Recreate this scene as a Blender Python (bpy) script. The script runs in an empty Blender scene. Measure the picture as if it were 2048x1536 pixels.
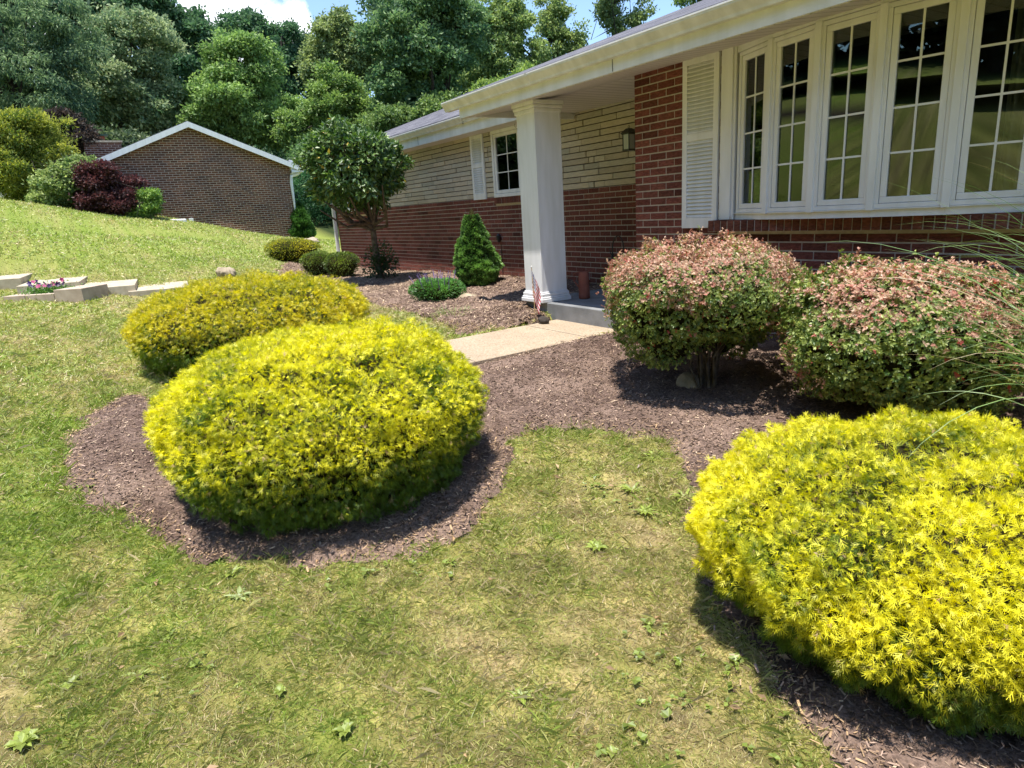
import bpy, math, time
import numpy as np
from mathutils import Vector
T0=time.time()
rng=np.random.default_rng(7)
S=bpy.context.scene; COL=S.collection
EYE=1.5; W=5.735; F=4.748; H=.2032/3; L=.2032
# ---------------------------------------------------------------- camera
f_,pi_,ro_,ya_=1308.6,.2593,-.0622,.5712
fw=np.array([-math.cos(ya_)*math.cos(pi_),math.sin(ya_)*math.cos(pi_),-math.sin(pi_)])
rt=np.array([math.sin(ya_),math.cos(ya_),0.]); up=np.cross(rt,fw)
c_,s_=math.cos(ro_),math.sin(ro_); R2=c_*rt+s_*up; U2=-s_*rt+c_*up
O=np.array([0,0,EYE])
cam=bpy.data.cameras.new('camera'); co=bpy.data.objects.new('camera',cam); COL.objects.link(co); S.camera=co
cam.sensor_width=36; cam.lens=36*f_/2048; cam.clip_end=600; cam.clip_start=.05
from mathutils import Matrix
co.matrix_world=Matrix([[R2[0],U2[0],-fw[0],O[0]],[R2[1],U2[1],-fw[1],O[1]],[R2[2],U2[2],-fw[2],O[2]],[0,0,0,1]])
def ray(x,y): return fw+(x-1024)/f_*R2-(y-768)/f_*U2
def at(x,y,t): d=ray(x,y); return O+d*t/math.hypot(d[0],d[1])
# ---------------------------------------------------------------- terrain
CP=[(-3.4,4.7,.34),(-1,4.7,.34),(2,4.7,.34),(6,4.7,.36),(-8.3,5.7,.46),(-10.5,5.7,.42),(-13,5.7,.37),(-16.4,5.7,.36),(-6.2,4.2,.39),(-7.2,4.5,.37),
(-5.7,3.5,.30),(-4.6,3.5,.28),(-5.7,2.6,.29),(-4.6,2.6,.25),(-3.6,1,.03),(-2.9,.4,.0),(-6.8,1.4,.21),(-5.2,.5,.15),(-.9,2.2,.05),(-3,3.4,.2),(-1.85,3.7,.22),(-2.5,2.3,.08),
(0,0,0),(-1.3,.8,0),(0,3.5,.2),(2,1,.0),(-8.2,4.0,.33),(-9,4.6,.38),(-10,3.2,.33),(-11.3,4.6,.42),(-14,4.3,.42),(-16.5,4.5,.45),(-12.2,3.3,.42),
(-8.2,.05,.33),(-7.5,-.7,.42),(-11.3,1.0,.53),(-11.6,.2,.585),(-12.3,-.7,.67),(-13.2,-1.5,.77),(-10.3,0,.49),(-13.3,1.5,.66),(-13.6,.6,.75),(-14.4,-.3,.85),(-15.4,-1.3,.98),(-12.8,2.4,.60),(-15.5,3.8,.68),(-19.5,4.4,.84),(-17,-1.1,1.5),(-20,.7,1.5),(-18.8,2.8,1.22),
(-24,-1.4,2.66),(-24,-.25,2.42),(-25,1,2.15),(-25.9,2.8,2.02),(-25.9,4.6,1.55),(-25.9,7.3,.9),(-28.6,9,.9),(-22.7,7.9,.82),(-30,-2,2.4),(-34,-1,2.3),
(0,-3,.35),(-5,-3,.75),(0,-6,1.2),(-5,-6,1.55),(-12,-6,2.4),(0,-10,2.7),(-8,-10,3.1),(-16,-10,4),(0,-14,3.9),(-8,-14,4.2),(-16,-14,4.9),(8,-14,3.6),(0,-24,6),(-16,-24,7.5),(-30,-14,6),(10,-6,1.2),(10,1,.1),(12,5,.4),(12,16,.6),
(-42,0,5.5),(-45,10,5.5),(-45,25,5),(-60,10,11),(-60,35,9),(-30,22,2.2),(-18,20,1.2),(-18,35,4),(0,16,.8),(0,35,4),(0,60,10),(-40,-20,8),(-60,-20,12),(-60,60,14),(20,-20,5),(30,30,5)]
CP=np.array(CP,float)
def tps(r2): return np.where(r2>0,.5*r2*np.log(np.maximum(r2,1e-12)),0)
def solve(C,lam=.02):
    n=len(C); d2=((C[:,None,:2]-C[None,:,:2])**2).sum(-1)
    K=tps(d2)+lam*np.eye(n); P=np.c_[np.ones(n),C[:,:2]]
    A=np.block([[K,P],[P.T,np.zeros((3,3))]]); return np.linalg.solve(A,np.r_[C[:,2],0,0,0])
WT=solve(CP)
gx=np.arange(-75,40.01,.25); gy=np.arange(-40,75.01,.25)
HG=np.zeros((len(gx),len(gy)))
for i,x in enumerate(gx):
    d2=(x-CP[:,0])[None]**2+(gy[:,None]-CP[None,:,1])**2
    HG[i]=tps(d2)@WT[:-3]+WT[-3]+WT[-2]*x+WT[-1]*gy
def hz(x,y):
    x=np.clip(np.asarray(x,float),gx[0],gx[-1]-.01); y=np.clip(np.asarray(y,float),gy[0],gy[-1]-.01)
    u=(x-gx[0])/.25; v=(y-gy[0])/.25; i=u.astype(int); j=v.astype(int); a=u-i; b=v-j
    return HG[i,j]*(1-a)*(1-b)+HG[i+1,j]*a*(1-b)+HG[i,j+1]*(1-a)*b+HG[i+1,j+1]*a*b
def gp(px,py,t0=1.,t1=60.):
    d=ray(px,py); t=np.linspace(t0,t1,4000); P=O+d*t[:,None]; k=np.where(P[:,2]<hz(P[:,0],P[:,1]))[0]
    return P[k[0]] if len(k) else P[-1]
def snoise(P,seed,freq,n=10):
    r=np.random.default_rng(seed); K=r.normal(size=(n,P.shape[-1]))*freq; ph=r.uniform(0,6.28,n)
    return np.cos(P@K.T+ph).sum(-1)/math.sqrt(n/2)
def gz(x,y):
    P=np.stack([x,y],-1); return hz(x,y)+(.008*snoise(P,11,6.)+.005*snoise(P,12,17.))*(np.abs(P[...,0])<14)
# ---------------------------------------------------------------- tagging, mesh helpers
def tag(o,label,cat,group=None,kind=None):
    if kind: o['kind']=kind
    if label: o['label']=label
    if cat: o['category']=cat
    if group: o['group']=group
    return o
def empty(name,loc,label,cat,group=None,rz=0):
    o=bpy.data.objects.new(name,None); COL.objects.link(o); o.location=loc; o.rotation_euler=(0,0,rz); return tag(o,label,cat,group)
def link(me,name,mat,parent=None,wl=True):
    o=bpy.data.objects.new(name,me); COL.objects.link(o)
    if mat: me.materials.append(mat)
    if parent:
        o.parent=parent
        if wl:   # coordinates given in world space
            p=parent; off=Vector((0,0,0))
            while p: off+=p.location; p=p.parent
            me.transform(Matrix.Translation(-off))
    return o
def arr(name,V,Fc,mat,parent=None,col=None,smooth=False,wl=True):
    "V (n,3), Fc (m,k) uniform faces, col (n,3) per vertex"
    V=np.ascontiguousarray(V,np.float32).reshape(-1,3); Fc=np.ascontiguousarray(Fc,np.int32); m,k=Fc.shape
    me=bpy.data.meshes.new(name); me.vertices.add(len(V)); me.vertices.foreach_set('co',V.ravel())
    me.loops.add(m*k); me.loops.foreach_set('vertex_index',Fc.ravel())
    me.polygons.add(m); me.polygons.foreach_set('loop_start',np.arange(0,m*k,k,dtype=np.int32)); me.polygons.foreach_set('loop_total',np.full(m,k,np.int32))
    me.polygons.foreach_set('use_smooth',np.full(m,bool(smooth)))
    me.update(calc_edges=True)
    if col is not None:
        a=me.attributes.new('Col','FLOAT_COLOR','POINT'); cc=np.ones((len(V),4),np.float32); cc[:,:3]=col; a.data.foreach_set('color',cc.ravel())
    return link(me,name,mat,parent,wl)
def boxes(B):
    "B list of (x0,x1,y0,y1,z0,z1) -> V,F quads"
    B=np.array(B,float); n=len(B); ix=np.array([[0,2,4],[1,2,4],[1,3,4],[0,3,4],[0,2,5],[1,2,5],[1,3,5],[0,3,5]])
    V=B[:,ix].reshape(-1,3); f=np.array([[0,3,2,1],[4,5,6,7],[0,1,5,4],[1,2,6,5],[2,3,7,6],[3,0,4,7]])
    return V,(f[None]+8*np.arange(n)[:,None,None]).reshape(-1,4)
def bev(o,w=.004,seg=2):
    m=o.modifiers.new('bevel','BEVEL'); m.width=w; m.segments=seg; m.limit_method='ANGLE'; return o
def box(name,mat,parent,*B,b=0):
    V,Fc=boxes(B); o=arr(name,V,Fc,mat,parent)
    return bev(o,b) if b else o
def poly(name,V,Fs,mat,parent=None,smooth=False):
    me=bpy.data.meshes.new(name); me.from_pydata([tuple(map(float,v)) for v in V],[],Fs); me.update()
    me.polygons.foreach_set('use_smooth',np.full(len(me.polygons),bool(smooth)))
    return link(me,name,mat,parent)
def extrude_x(name,prof,x0,x1,mat,parent,b=0):
    n=len(prof); V=[(x0,y,z) for y,z in prof]+[(x1,y,z) for y,z in prof]
    Fs=[(i,(i+1)%n,(i+1)%n+n,i+n) for i in range(n)]+[tuple(range(n))[::-1],tuple(range(n,2*n))]
    o=poly(name,V,Fs,mat,parent); return bev(o,b) if b else o
def tube(paths,seg=7):
    "paths: list of (pts (k,3), radii (k,)) -> V,F"
    VV=[];FF=[];o=0
    for P,r in paths:
        P=np.array(P,float); r=np.broadcast_to(np.array(r,float),(len(P),)); k=len(P)
        Tn=np.gradient(P,axis=0); Tn/=np.linalg.norm(Tn,axis=1)[:,None]+1e-9
        a=np.array([0,0,1.]) if abs(Tn[0][2])<.9 else np.array([1.,0,0])
        A=np.cross(Tn,a); A/=np.linalg.norm(A,axis=1)[:,None]+1e-9; Bn=np.cross(Tn,A)
        th=np.linspace(0,2*math.pi,seg,endpoint=False)
        V=P[:,None]+r[:,None,None]*(A[:,None]*np.cos(th)[None,:,None]+Bn[:,None]*np.sin(th)[None,:,None])
        VV.append(V.reshape(-1,3)); i=np.arange(k-1)[:,None]*seg; j=np.arange(seg)[None]; j2=(j+1)%seg
        FF.append(np.stack([i+j,i+j2,i+seg+j2,i+seg+j],-1).reshape(-1,4)+o); o+=k*seg
    return np.concatenate(VV),np.concatenate(FF)
def unit(v): return v/(np.linalg.norm(v,axis=-1,keepdims=True)+1e-9)
def rvec(n,r=rng): return unit(r.normal(size=(n,3)))
# ---------------------------------------------------------------- materials
def newmat(name):
    m=bpy.data.materials.new(name); m.use_nodes=True; nt=m.node_tree; b=nt.nodes['Principled BSDF']; return m,nt,b
def N(nt,t,**k):
    n=nt.nodes.new(t)
    for a,v in k.items():
        if a in n.inputs.keys(): n.inputs[a].default_value=v
        else: setattr(n,a,v)
    return n
def lk(nt,a,b): nt.links.new(a,b)
def setb(b,col=None,rough=None,spec=None,metal=None):
    if col is not None: b.inputs['Base Color'].default_value=(*col,1)
    if rough is not None: b.inputs['Roughness'].default_value=rough
    if spec is not None: b.inputs['Specular IOR Level'].default_value=spec
    if metal is not None: b.inputs['Metallic'].default_value=metal
def ramp(nt,stops,fac,interp='LINEAR'):
    r=N(nt,'ShaderNodeValToRGB'); e=r.color_ramp.elements; r.color_ramp.interpolation=interp
    while len(e)<len(stops): e.new(.5)
    for i,(p,c) in enumerate(stops): e[i].position=p; e[i].color=(*c,1) if len(c)==3 else c
    lk(nt,fac,r.inputs[0]); return r
def noisy(name,c1,c2,scale=8,rough=.8,bump=.3,bscale=60,spec=.3,bdist=.01,detail=6,c3=None,st=None):
    m,nt,b=newmat(name); tc=N(nt,'ShaderNodeTexCoord'); n=N(nt,'ShaderNodeTexNoise',Scale=scale,Detail=detail); mp=N(nt,'ShaderNodeMapping'); mp.inputs['Scale'].default_value=st or (1,1,1); lk(nt,tc.outputs['Object'],mp.inputs[0]); lk(nt,mp.outputs[0],n.inputs['Vector'])
    sp_=[(.35,c1),(.65,c2)]+([(.8,c3)] if c3 else [])
    r=ramp(nt,sp_,n.outputs['Fac']); lk(nt,r.outputs[0],b.inputs['Base Color']); setb(b,rough=rough,spec=spec)
    if bump:
        n2=N(nt,'ShaderNodeTexNoise',Scale=bscale,Detail=5.); lk(nt,tc.outputs['Object'],n2.inputs['Vector']); bp=N(nt,'ShaderNodeBump',Strength=bump,Distance=bdist)
        lk(nt,n2.outputs['Fac'],bp.inputs['Height']); lk(nt,bp.outputs[0],b.inputs['Normal'])
    return m
def attrmat(name,rough=.85,bump=.5,bscale=90,bdist=.006,spec=.25,vary=.25,stretch=(1,1,1)):
    m,nt,b=newmat(name); a=N(nt,'ShaderNodeAttribute',attribute_name='Col'); tc=N(nt,'ShaderNodeTexCoord')
    mp=N(nt,'ShaderNodeMapping'); mp.inputs['Scale'].default_value=stretch; lk(nt,tc.outputs['Object'],mp.inputs[0])
    n=N(nt,'ShaderNodeTexNoise',Scale=bscale,Detail=6.,Roughness=.65); lk(nt,mp.outputs[0],n.inputs['Vector'])
    mr=N(nt,'ShaderNodeMapRange'); mr.inputs[1].default_value=.3; mr.inputs[2].default_value=.7; mr.inputs[3].default_value=1-vary; mr.inputs[4].default_value=1+vary; lk(nt,n.outputs['Fac'],mr.inputs[0])
    mx=N(nt,'ShaderNodeVectorMath',operation='SCALE'); lk(nt,a.outputs['Color'],mx.inputs[0]); lk(nt,mr.outputs[0],mx.inputs['Scale']); lk(nt,mx.outputs[0],b.inputs['Base Color'])
    bp=N(nt,'ShaderNodeBump',Strength=bump,Distance=bdist); lk(nt,n.outputs['Fac'],bp.inputs['Height']); lk(nt,bp.outputs[0],b.inputs['Normal']); setb(b,rough=rough,spec=spec); return m
def leafmat(name,trans=.4,gloss=.06,rough=.45,gain=1.):
    m=bpy.data.materials.new(name); m.use_nodes=True; nt=m.node_tree; nt.nodes.clear()
    a=N(nt,'ShaderNodeAttribute',attribute_name='Col'); d=N(nt,'ShaderNodeBsdfDiffuse'); t=N(nt,'ShaderNodeBsdfTranslucent'); g=N(nt,'ShaderNodeBsdfGlossy',Roughness=rough)
    hs=N(nt,'ShaderNodeHueSaturation',Saturation=1.1,Value=gain*1.1); lk(nt,a.outputs['Color'],hs.inputs['Color'])
    lk(nt,a.outputs['Color'],d.inputs[0]); lk(nt,hs.outputs[0],t.inputs[0])
    m1=N(nt,'ShaderNodeMixShader',Fac=trans); lk(nt,d.outputs[0],m1.inputs[1]); lk(nt,t.outputs[0],m1.inputs[2])
    m2=N(nt,'ShaderNodeMixShader',Fac=gloss); lk(nt,m1.outputs[0],m2.inputs[1]); lk(nt,g.outputs[0],m2.inputs[2])
    o=N(nt,'ShaderNodeOutputMaterial'); lk(nt,m2.outputs[0],o.inputs[0]); return m
M={}
M['white']=noisy('white_paint',(.72,.72,.72),(.81,.81,.83),11,.5,.06,120,.4,.004,st=(1,1,.18),detail=9)
M['vinyl']=noisy('vinyl_trim',(.70,.70,.68),(.82,.82,.83),7,.4,.08,5,.45,.02,st=(1,1,.2),detail=9)
M['gutter']=noisy('gutter_paint',(.62,.62,.58),(.79,.79,.77),9,.38,.06,14,.5,st=(1,1,.25),detail=9)
M['brick']=attrmat('rock_face_brick',.9,1.,30,.022,.2,.5,(1,1,2.8))
M['mortar']=noisy('mortar',(.46,.40,.35),(.56,.50,.44),30,.95,.5,150,.1,.004)
M['stone']=attrmat('ledge_stone',.9,.8,28,.014,.2,.14,(.5,.5,2.4))
M['darkjoint']=noisy('dark_joint',(.05,.045,.04),(.09,.08,.07),40,.95,.3,150,.1)
M['concrete']=noisy('painted_concrete',(.17,.175,.18),(.24,.245,.25),6,.85,.35,70,.25,.006)
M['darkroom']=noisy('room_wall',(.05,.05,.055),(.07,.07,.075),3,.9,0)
M['black']=noisy('black_metal',(.015,.015,.017),(.03,.03,.03),20,.4,.1,80,.5)
M['bark']=noisy('bark',(.075,.058,.045),(.16,.13,.10),14,.95,.9,45,.1,.02)
M['darkbark']=noisy('dark_bark',(.03,.026,.022),(.07,.058,.05),10,.95,.6,20,.1,.02)
M['terracotta']=noisy('terracotta',(.20,.065,.045),(.27,.10,.07),9,.8,.2,60,.2,.003)
M['steps']=noisy('tan_concrete',(.38,.32,.23),(.52,.45,.34),9,.9,.5,90,.15,.004)
M['rock']=noisy('field_stone',(.26,.21,.14),(.45,.37,.27),7,.9,.6,30,.2,.02)
M['wood']=noisy('weathered_wood',(.16,.07,.035),(.24,.11,.06),12,.85,.3,60,.2,.003)
M['green']=noisy('green_cap',(.02,.05,.04),(.03,.07,.055),12,.6,0)
M['leaf']=leafmat('leaf',.40,.05,.5); M['gleaf']=leafmat('glossy_leaf',.32,.07,.5); M['gold']=leafmat('golden_foliage',.5,.03,.5); M['far']=leafmat('tree_foliage',.46,.03,.55)
M['grass']=leafmat('grass_blade',.35,.05,.5)
M['chip']=attrmat('mulch_chip',.9,.2,60,.002,.2,.2)
# exposed aggregate walk
def walkmat():
    m,nt,b=newmat('exposed_aggregate'); tc=N(nt,'ShaderNodeTexCoord'); v=N(nt,'ShaderNodeTexVoronoi',Scale=95.); lk(nt,tc.outputs['Object'],v.inputs['Vector'])
    n=N(nt,'ShaderNodeTexNoise',Scale=2.5,Detail=5.); lk(nt,tc.outputs['Object'],n.inputs['Vector'])
    r=ramp(nt,[(0,(.25,.18,.12)),(.35,(.40,.31,.215)),(.7,(.47,.39,.29)),(1,(.27,.215,.165))],v.outputs['Color'])
    r2=ramp(nt,[(.3,(.82,.80,.78)),(.7,(1.,.99,.97))],n.outputs['Fac']); mx=N(nt,'ShaderNodeMixRGB',blend_type='MULTIPLY',Fac=1.); lk(nt,r.outputs[0],mx.inputs[1]); lk(nt,r2.outputs[0],mx.inputs[2]); lk(nt,mx.outputs[0],b.inputs['Base Color'])
    bp=N(nt,'ShaderNodeBump',Strength=.5,Distance=.004); lk(nt,v.outputs['Distance'],bp.inputs['Height']); lk(nt,bp.outputs[0],b.inputs['Normal']); setb(b,rough=.85,spec=.2); return m
M['walk']=walkmat()
def shingle():
    m,nt,b=newmat('asphalt_shingle'); tc=N(nt,'ShaderNodeTexCoord'); mp=N(nt,'ShaderNodeMapping'); lk(nt,tc.outputs['Object'],mp.inputs[0])
    br=N(nt,'ShaderNodeTexBrick',Scale=1.); br.inputs['Brick Width'].default_value=.3; br.inputs['Row Height'].default_value=.13; br.inputs['Mortar Size'].default_value=.006
    br.inputs['Color1'].default_value=(.085,.085,.10,1); br.inputs['Color2'].default_value=(.18,.175,.19,1); br.inputs['Mortar'].default_value=(.03,.03,.035,1); lk(nt,mp.outputs[0],br.inputs['Vector'])
    n=N(nt,'ShaderNodeTexNoise',Scale=120.,Detail=3.); lk(nt,tc.outputs['Object'],n.inputs['Vector'])
    r=ramp(nt,[(.3,(.65,.65,.65)),(.7,(1.3,1.3,1.35))],n.outputs['Fac']); mx=N(nt,'ShaderNodeMixRGB',blend_type='MULTIPLY',Fac=1.); lk(nt,br.outputs['Color'],mx.inputs[1]); lk(nt,r.outputs[0],mx.inputs[2]); lk(nt,mx.outputs[0],b.inputs['Base Color'])
    bp=N(nt,'ShaderNodeBump',Strength=.7,Distance=.012); lk(nt,br.outputs['Fac'],bp.inputs['Height']); bp.invert=True; lk(nt,bp.outputs[0],b.inputs['Normal']); setb(b,rough=.92,spec=.2); return m
M['shingle']=shingle()
def soffitmat():
    m,nt,b=newmat('vinyl_soffit'); tc=N(nt,'ShaderNodeTexCoord'); sx=N(nt,'ShaderNodeSeparateXYZ'); lk(nt,tc.outputs['Object'],sx.inputs[0])
    mm=N(nt,'ShaderNodeMath',operation='MULTIPLY'); mm.inputs[1].default_value=1/.127; lk(nt,sx.outputs[0],mm.inputs[0]); fr=N(nt,'ShaderNodeMath',operation='FRACT'); lk(nt,mm.outputs[0],fr.inputs[0])
    r=ramp(nt,[(0,(.22,.20,.19)),(.09,(.64,.60,.58)),(.93,(.69,.65,.63)),(1,(.4,.36,.34))],fr.outputs[0]); lk(nt,r.outputs[0],b.inputs['Base Color'])
    r2=ramp(nt,[(0,(0,0,0)),(.07,(1,1,1)),(.95,(1,1,1)),(1,(0,0,0))],fr.outputs[0]); bp=N(nt,'ShaderNodeBump',Strength=.8,Distance=.008); lk(nt,r2.outputs[0],bp.inputs['Height']); lk(nt,bp.outputs[0],b.inputs['Normal']); setb(b,rough=.55,spec=.3); return m
M['soffit']=soffitmat()
def nbbrick():
    m,nt,b=newmat('neighbour_brick'); tc=N(nt,'ShaderNodeTexCoord'); sx=N(nt,'ShaderNodeSeparateXYZ'); lk(nt,tc.outputs['Object'],sx.inputs[0]); cx=N(nt,'ShaderNodeCombineXYZ')
    ad=N(nt,'ShaderNodeMath',operation='ADD'); lk(nt,sx.outputs[0],ad.inputs[0]); lk(nt,sx.outputs[1],ad.inputs[1]); lk(nt,ad.outputs[0],cx.inputs[0]); lk(nt,sx.outputs[2],cx.inputs[1])
    br=N(nt,'ShaderNodeTexBrick',Scale=1.); br.inputs['Brick Width'].default_value=L*1.12; br.inputs['Row Height'].default_value=H*1.1; br.inputs['Mortar Size'].default_value=.009; br.inputs['Mortar Smooth'].default_value=.2
    br.inputs['Color1'].default_value=(.085,.04,.03,1); br.inputs['Color2'].default_value=(.19,.085,.055,1); br.inputs['Mortar'].default_value=(.42,.36,.31,1); lk(nt,cx.outputs[0],br.inputs['Vector'])
    n=N(nt,'ShaderNodeTexNoise',Scale=1.2,Detail=4.); lk(nt,tc.outputs['Object'],n.inputs['Vector']); r=ramp(nt,[(.3,(.8,.8,.85)),(.7,(1.2,1.1,1.))],n.outputs['Fac'])
    mx=N(nt,'ShaderNodeMixRGB',blend_type='MULTIPLY',Fac=1.); lk(nt,br.outputs['Color'],mx.inputs[1]); lk(nt,r.outputs[0],mx.inputs[2]); lk(nt,mx.outputs[0],b.inputs['Base Color'])
    bp=N(nt,'ShaderNodeBump',Strength=.5,Distance=.006); lk(nt,br.outputs['Fac'],bp.inputs['Height']); bp.invert=True; lk(nt,bp.outputs[0],b.inputs['Normal']); setb(b,rough=.9,spec=.15); return m
M['nbbrick']=nbbrick()
def glassmat():
    m=bpy.data.materials.new('window_glass'); m.use_nodes=True; nt=m.node_tree; nt.nodes.clear()
    t=N(nt,'ShaderNodeBsdfTransparent'); t.inputs[0].default_value=(.62,.66,.64,1); g=N(nt,'ShaderNodeBsdfGlossy',Roughness=.0); g.inputs[0].default_value=(.66,.74,.66,1)
    fr=N(nt,'ShaderNodeFresnel',IOR=1.6); ad=N(nt,'ShaderNodeMath',operation='MULTIPLY_ADD'); ad.inputs[1].default_value=1.0; ad.inputs[2].default_value=.06; lk(nt,fr.outputs[0],ad.inputs[0])
    tc=N(nt,'ShaderNodeTexCoord'); n=N(nt,'ShaderNodeTexNoise',Scale=2.2,Detail=1.); lk(nt,tc.outputs['Object'],n.inputs['Vector']); 
    mx=N(nt,'ShaderNodeMixShader'); lk(nt,ad.outputs[0],mx.inputs[0]); lk(nt,t.outputs[0],mx.inputs[1]); lk(nt,g.outputs[0],mx.inputs[2]); o=N(nt,'ShaderNodeOutputMaterial'); lk(nt,mx.outputs[0],o.inputs[0]); return m
M['glass']=glassmat()
# ---- lawn colour shared by the ground sheet and the blades
LAWN=[((.29,.39,.065),.0),((.43,.44,.13),.5),((.58,.50,.25),1.)]
def dry(x,y):
    P=np.stack([x,y],-1); v=.47+.055*snoise(P,3,1.1)+.07*snoise(P,5,3.2)+.12*snoise(P,6,13.)
    # greener towards the left of the yard, drier where the ground is thin between the beds
    v=v+.10*np.exp(-((x+2.0)**2/2.2+(y-1.0)**2/2.2))-.25*np.exp(-((x+4.6)**2/3.5+(y+.3)**2/2.5))-.06*(x<-3)-.10*(x<-9)-.08*(x<-15)
    return np.clip(v,0,1)
def lawncol(v):
    a,b,c=[np.array(k[0]) for k in LAWN]; v=v[...,None]
    return np.where(v<.5,a+(b-a)*v*2,b+(c-b)*(v*2-1))
# ---------------------------------------------------------------- beds and lawn outlines (world metres)
def circ(c,r,n=24,a0=0,a1=6.2832): return [(c[0]+r*math.cos(t),c[1]+r*math.sin(t)) for t in np.linspace(a0,a1,n,endpoint=False)]
def pp(*P): return [tuple(gp(*p)[:2]) for p in P]
bedA=pp((1228,668),(925,729))+[(-4.62,1.6)]+pp((255,800),(180,835),(135,885),(125,930),(160,985),(250,1040),(330,1080),(450,1112),(610,1130),(760,1117),(870,1085),(940,1040),(990,985),(1008,930),(1010,880),(1070,862),(1180,850),(1300,878),(1380,925),(1420,975),(1405,1080),(1425,1190),(1490,1320),(1570,1430),(1650,1536))+[(-.2,1.15),(.8,1.3),(1.5,2.2),(3,3),(3,4.75),(-4.6,4.75),(-4.6,4.25)]
bedB=pp((845,688))[:0]+pp((938,668),(900,652),(840,632),(772,613),(722,604),(640,592),(560,562),(556,545),(600,528),(640,515))+[(-17.2,5.3),(-17.2,5.74),(-6.1,5.74),(-6.1,4.2),(-5.66,4.2)]
bedA=np.array(bedA); bedB=np.array(bedB)
def sdf(P,poly):
    "signed distance, negative inside"
    d=np.full(len(P),1e9); ins=np.zeros(len(P),bool); n=len(poly)
    for i in range(n):
        a=poly[i]; b=poly[(i+1)%n]; e=b-a; w=P-a; t=np.clip((w@e)/(e@e+1e-12),0,1); d=np.minimum(d,np.hypot(*(w-t[:,None]*e).T))
        c=((a[1]>P[:,1])!=(b[1]>P[:,1])); x=a[0]+(P[:,1]-a[1])/(b[1]-a[1]+1e-12)*(b[0]-a[0]); ins^=c&(P[:,0]<x)
    return np.where(ins,-d,d)
def bedd(P):
    j=.035*snoise(P,21,7.)+.02*snoise(P,22,25.)
    return np.minimum(sdf(P,bedA),sdf(P,bedB))+j
walkP=np.array([(-5.64,.9),(-4.62,.9),(-4.62,4.25),(-5.64,4.25)])
# ---------------------------------------------------------------- ground
def axis(lo,hi,f0,f1,fine,coarse):
    a=np.arange(f0,f1,fine); b=[f0]; s=fine
    while b[-1]>lo: s=min(s*1.25,coarse); b.append(b[-1]-s)
    c=[f1]; s=fine
    while c[-1]<hi: s=min(s*1.25,coarse); c.append(c[-1]+s)
    return np.unique(np.r_[b,a,c])
X=axis(-160,120,-12,1.5,.06,4.); Yv=axis(-120,160,-2,5.8,.06,4.)
XX,YY=np.meshgrid(X,Yv,indexing='ij'); Pg=np.stack([XX.ravel(),YY.ravel()],-1)
Zg=hz(Pg[:,0],Pg[:,1])+.008*snoise(Pg,11,6.)*(np.abs(Pg[:,0])<14)+.005*snoise(Pg,12,17.)*(np.abs(Pg[:,0])<14)
wk=(Pg[:,0]>-5.70)&(Pg[:,0]<-4.55)&(Pg[:,1]>.85)&(Pg[:,1]<4.4); Zg=np.where(wk,np.minimum(Zg,.285-.012*(4.26-Pg[:,1])),Zg)
nx,ny=len(X),len(Yv); i=np.arange(nx-1)[:,None]*ny+np.arange(ny-1)[None]; Fq=np.stack([i,i+ny,i+ny+1,i+1],-1).reshape(-1,4)
vdry=dry(Pg[:,0],Pg[:,1]); cg=lawncol(vdry)*np.array([.50,.43,.46])*(1+.25*snoise(Pg,14,22.))[:,None]; fr_=np.clip((np.hypot(Pg[:,0],Pg[:,1])-9)/9,0,1)[:,None]; cg=cg*(1-fr_)+lawncol(vdry)*.60*fr_
woods=(Pg[:,1]>9)|(Pg[:,0]<-40)|(Pg[:,1]<-19); cg[woods]=(.03,.045,.015)
gb=(Pg[:,1]<-9.2+.5*np.sin(Pg[:,0]*.6))&(Pg[:,1]>-11.2)&(Pg[:,0]<-5)   # mulched bank across the yard, seen only mirrored in the glass
cg[gb]=(.05,.035,.03)
def groundmat():
    m=attrmat('lawn_soil',.95,.6,38,.03,.1,.35); nt=m.node_tree
    return m
M['ground']=groundmat()
g=arr('lawn',np.c_[Pg,Zg],Fq,M['ground'],col=cg,smooth=True); g['kind']='structure'
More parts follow.
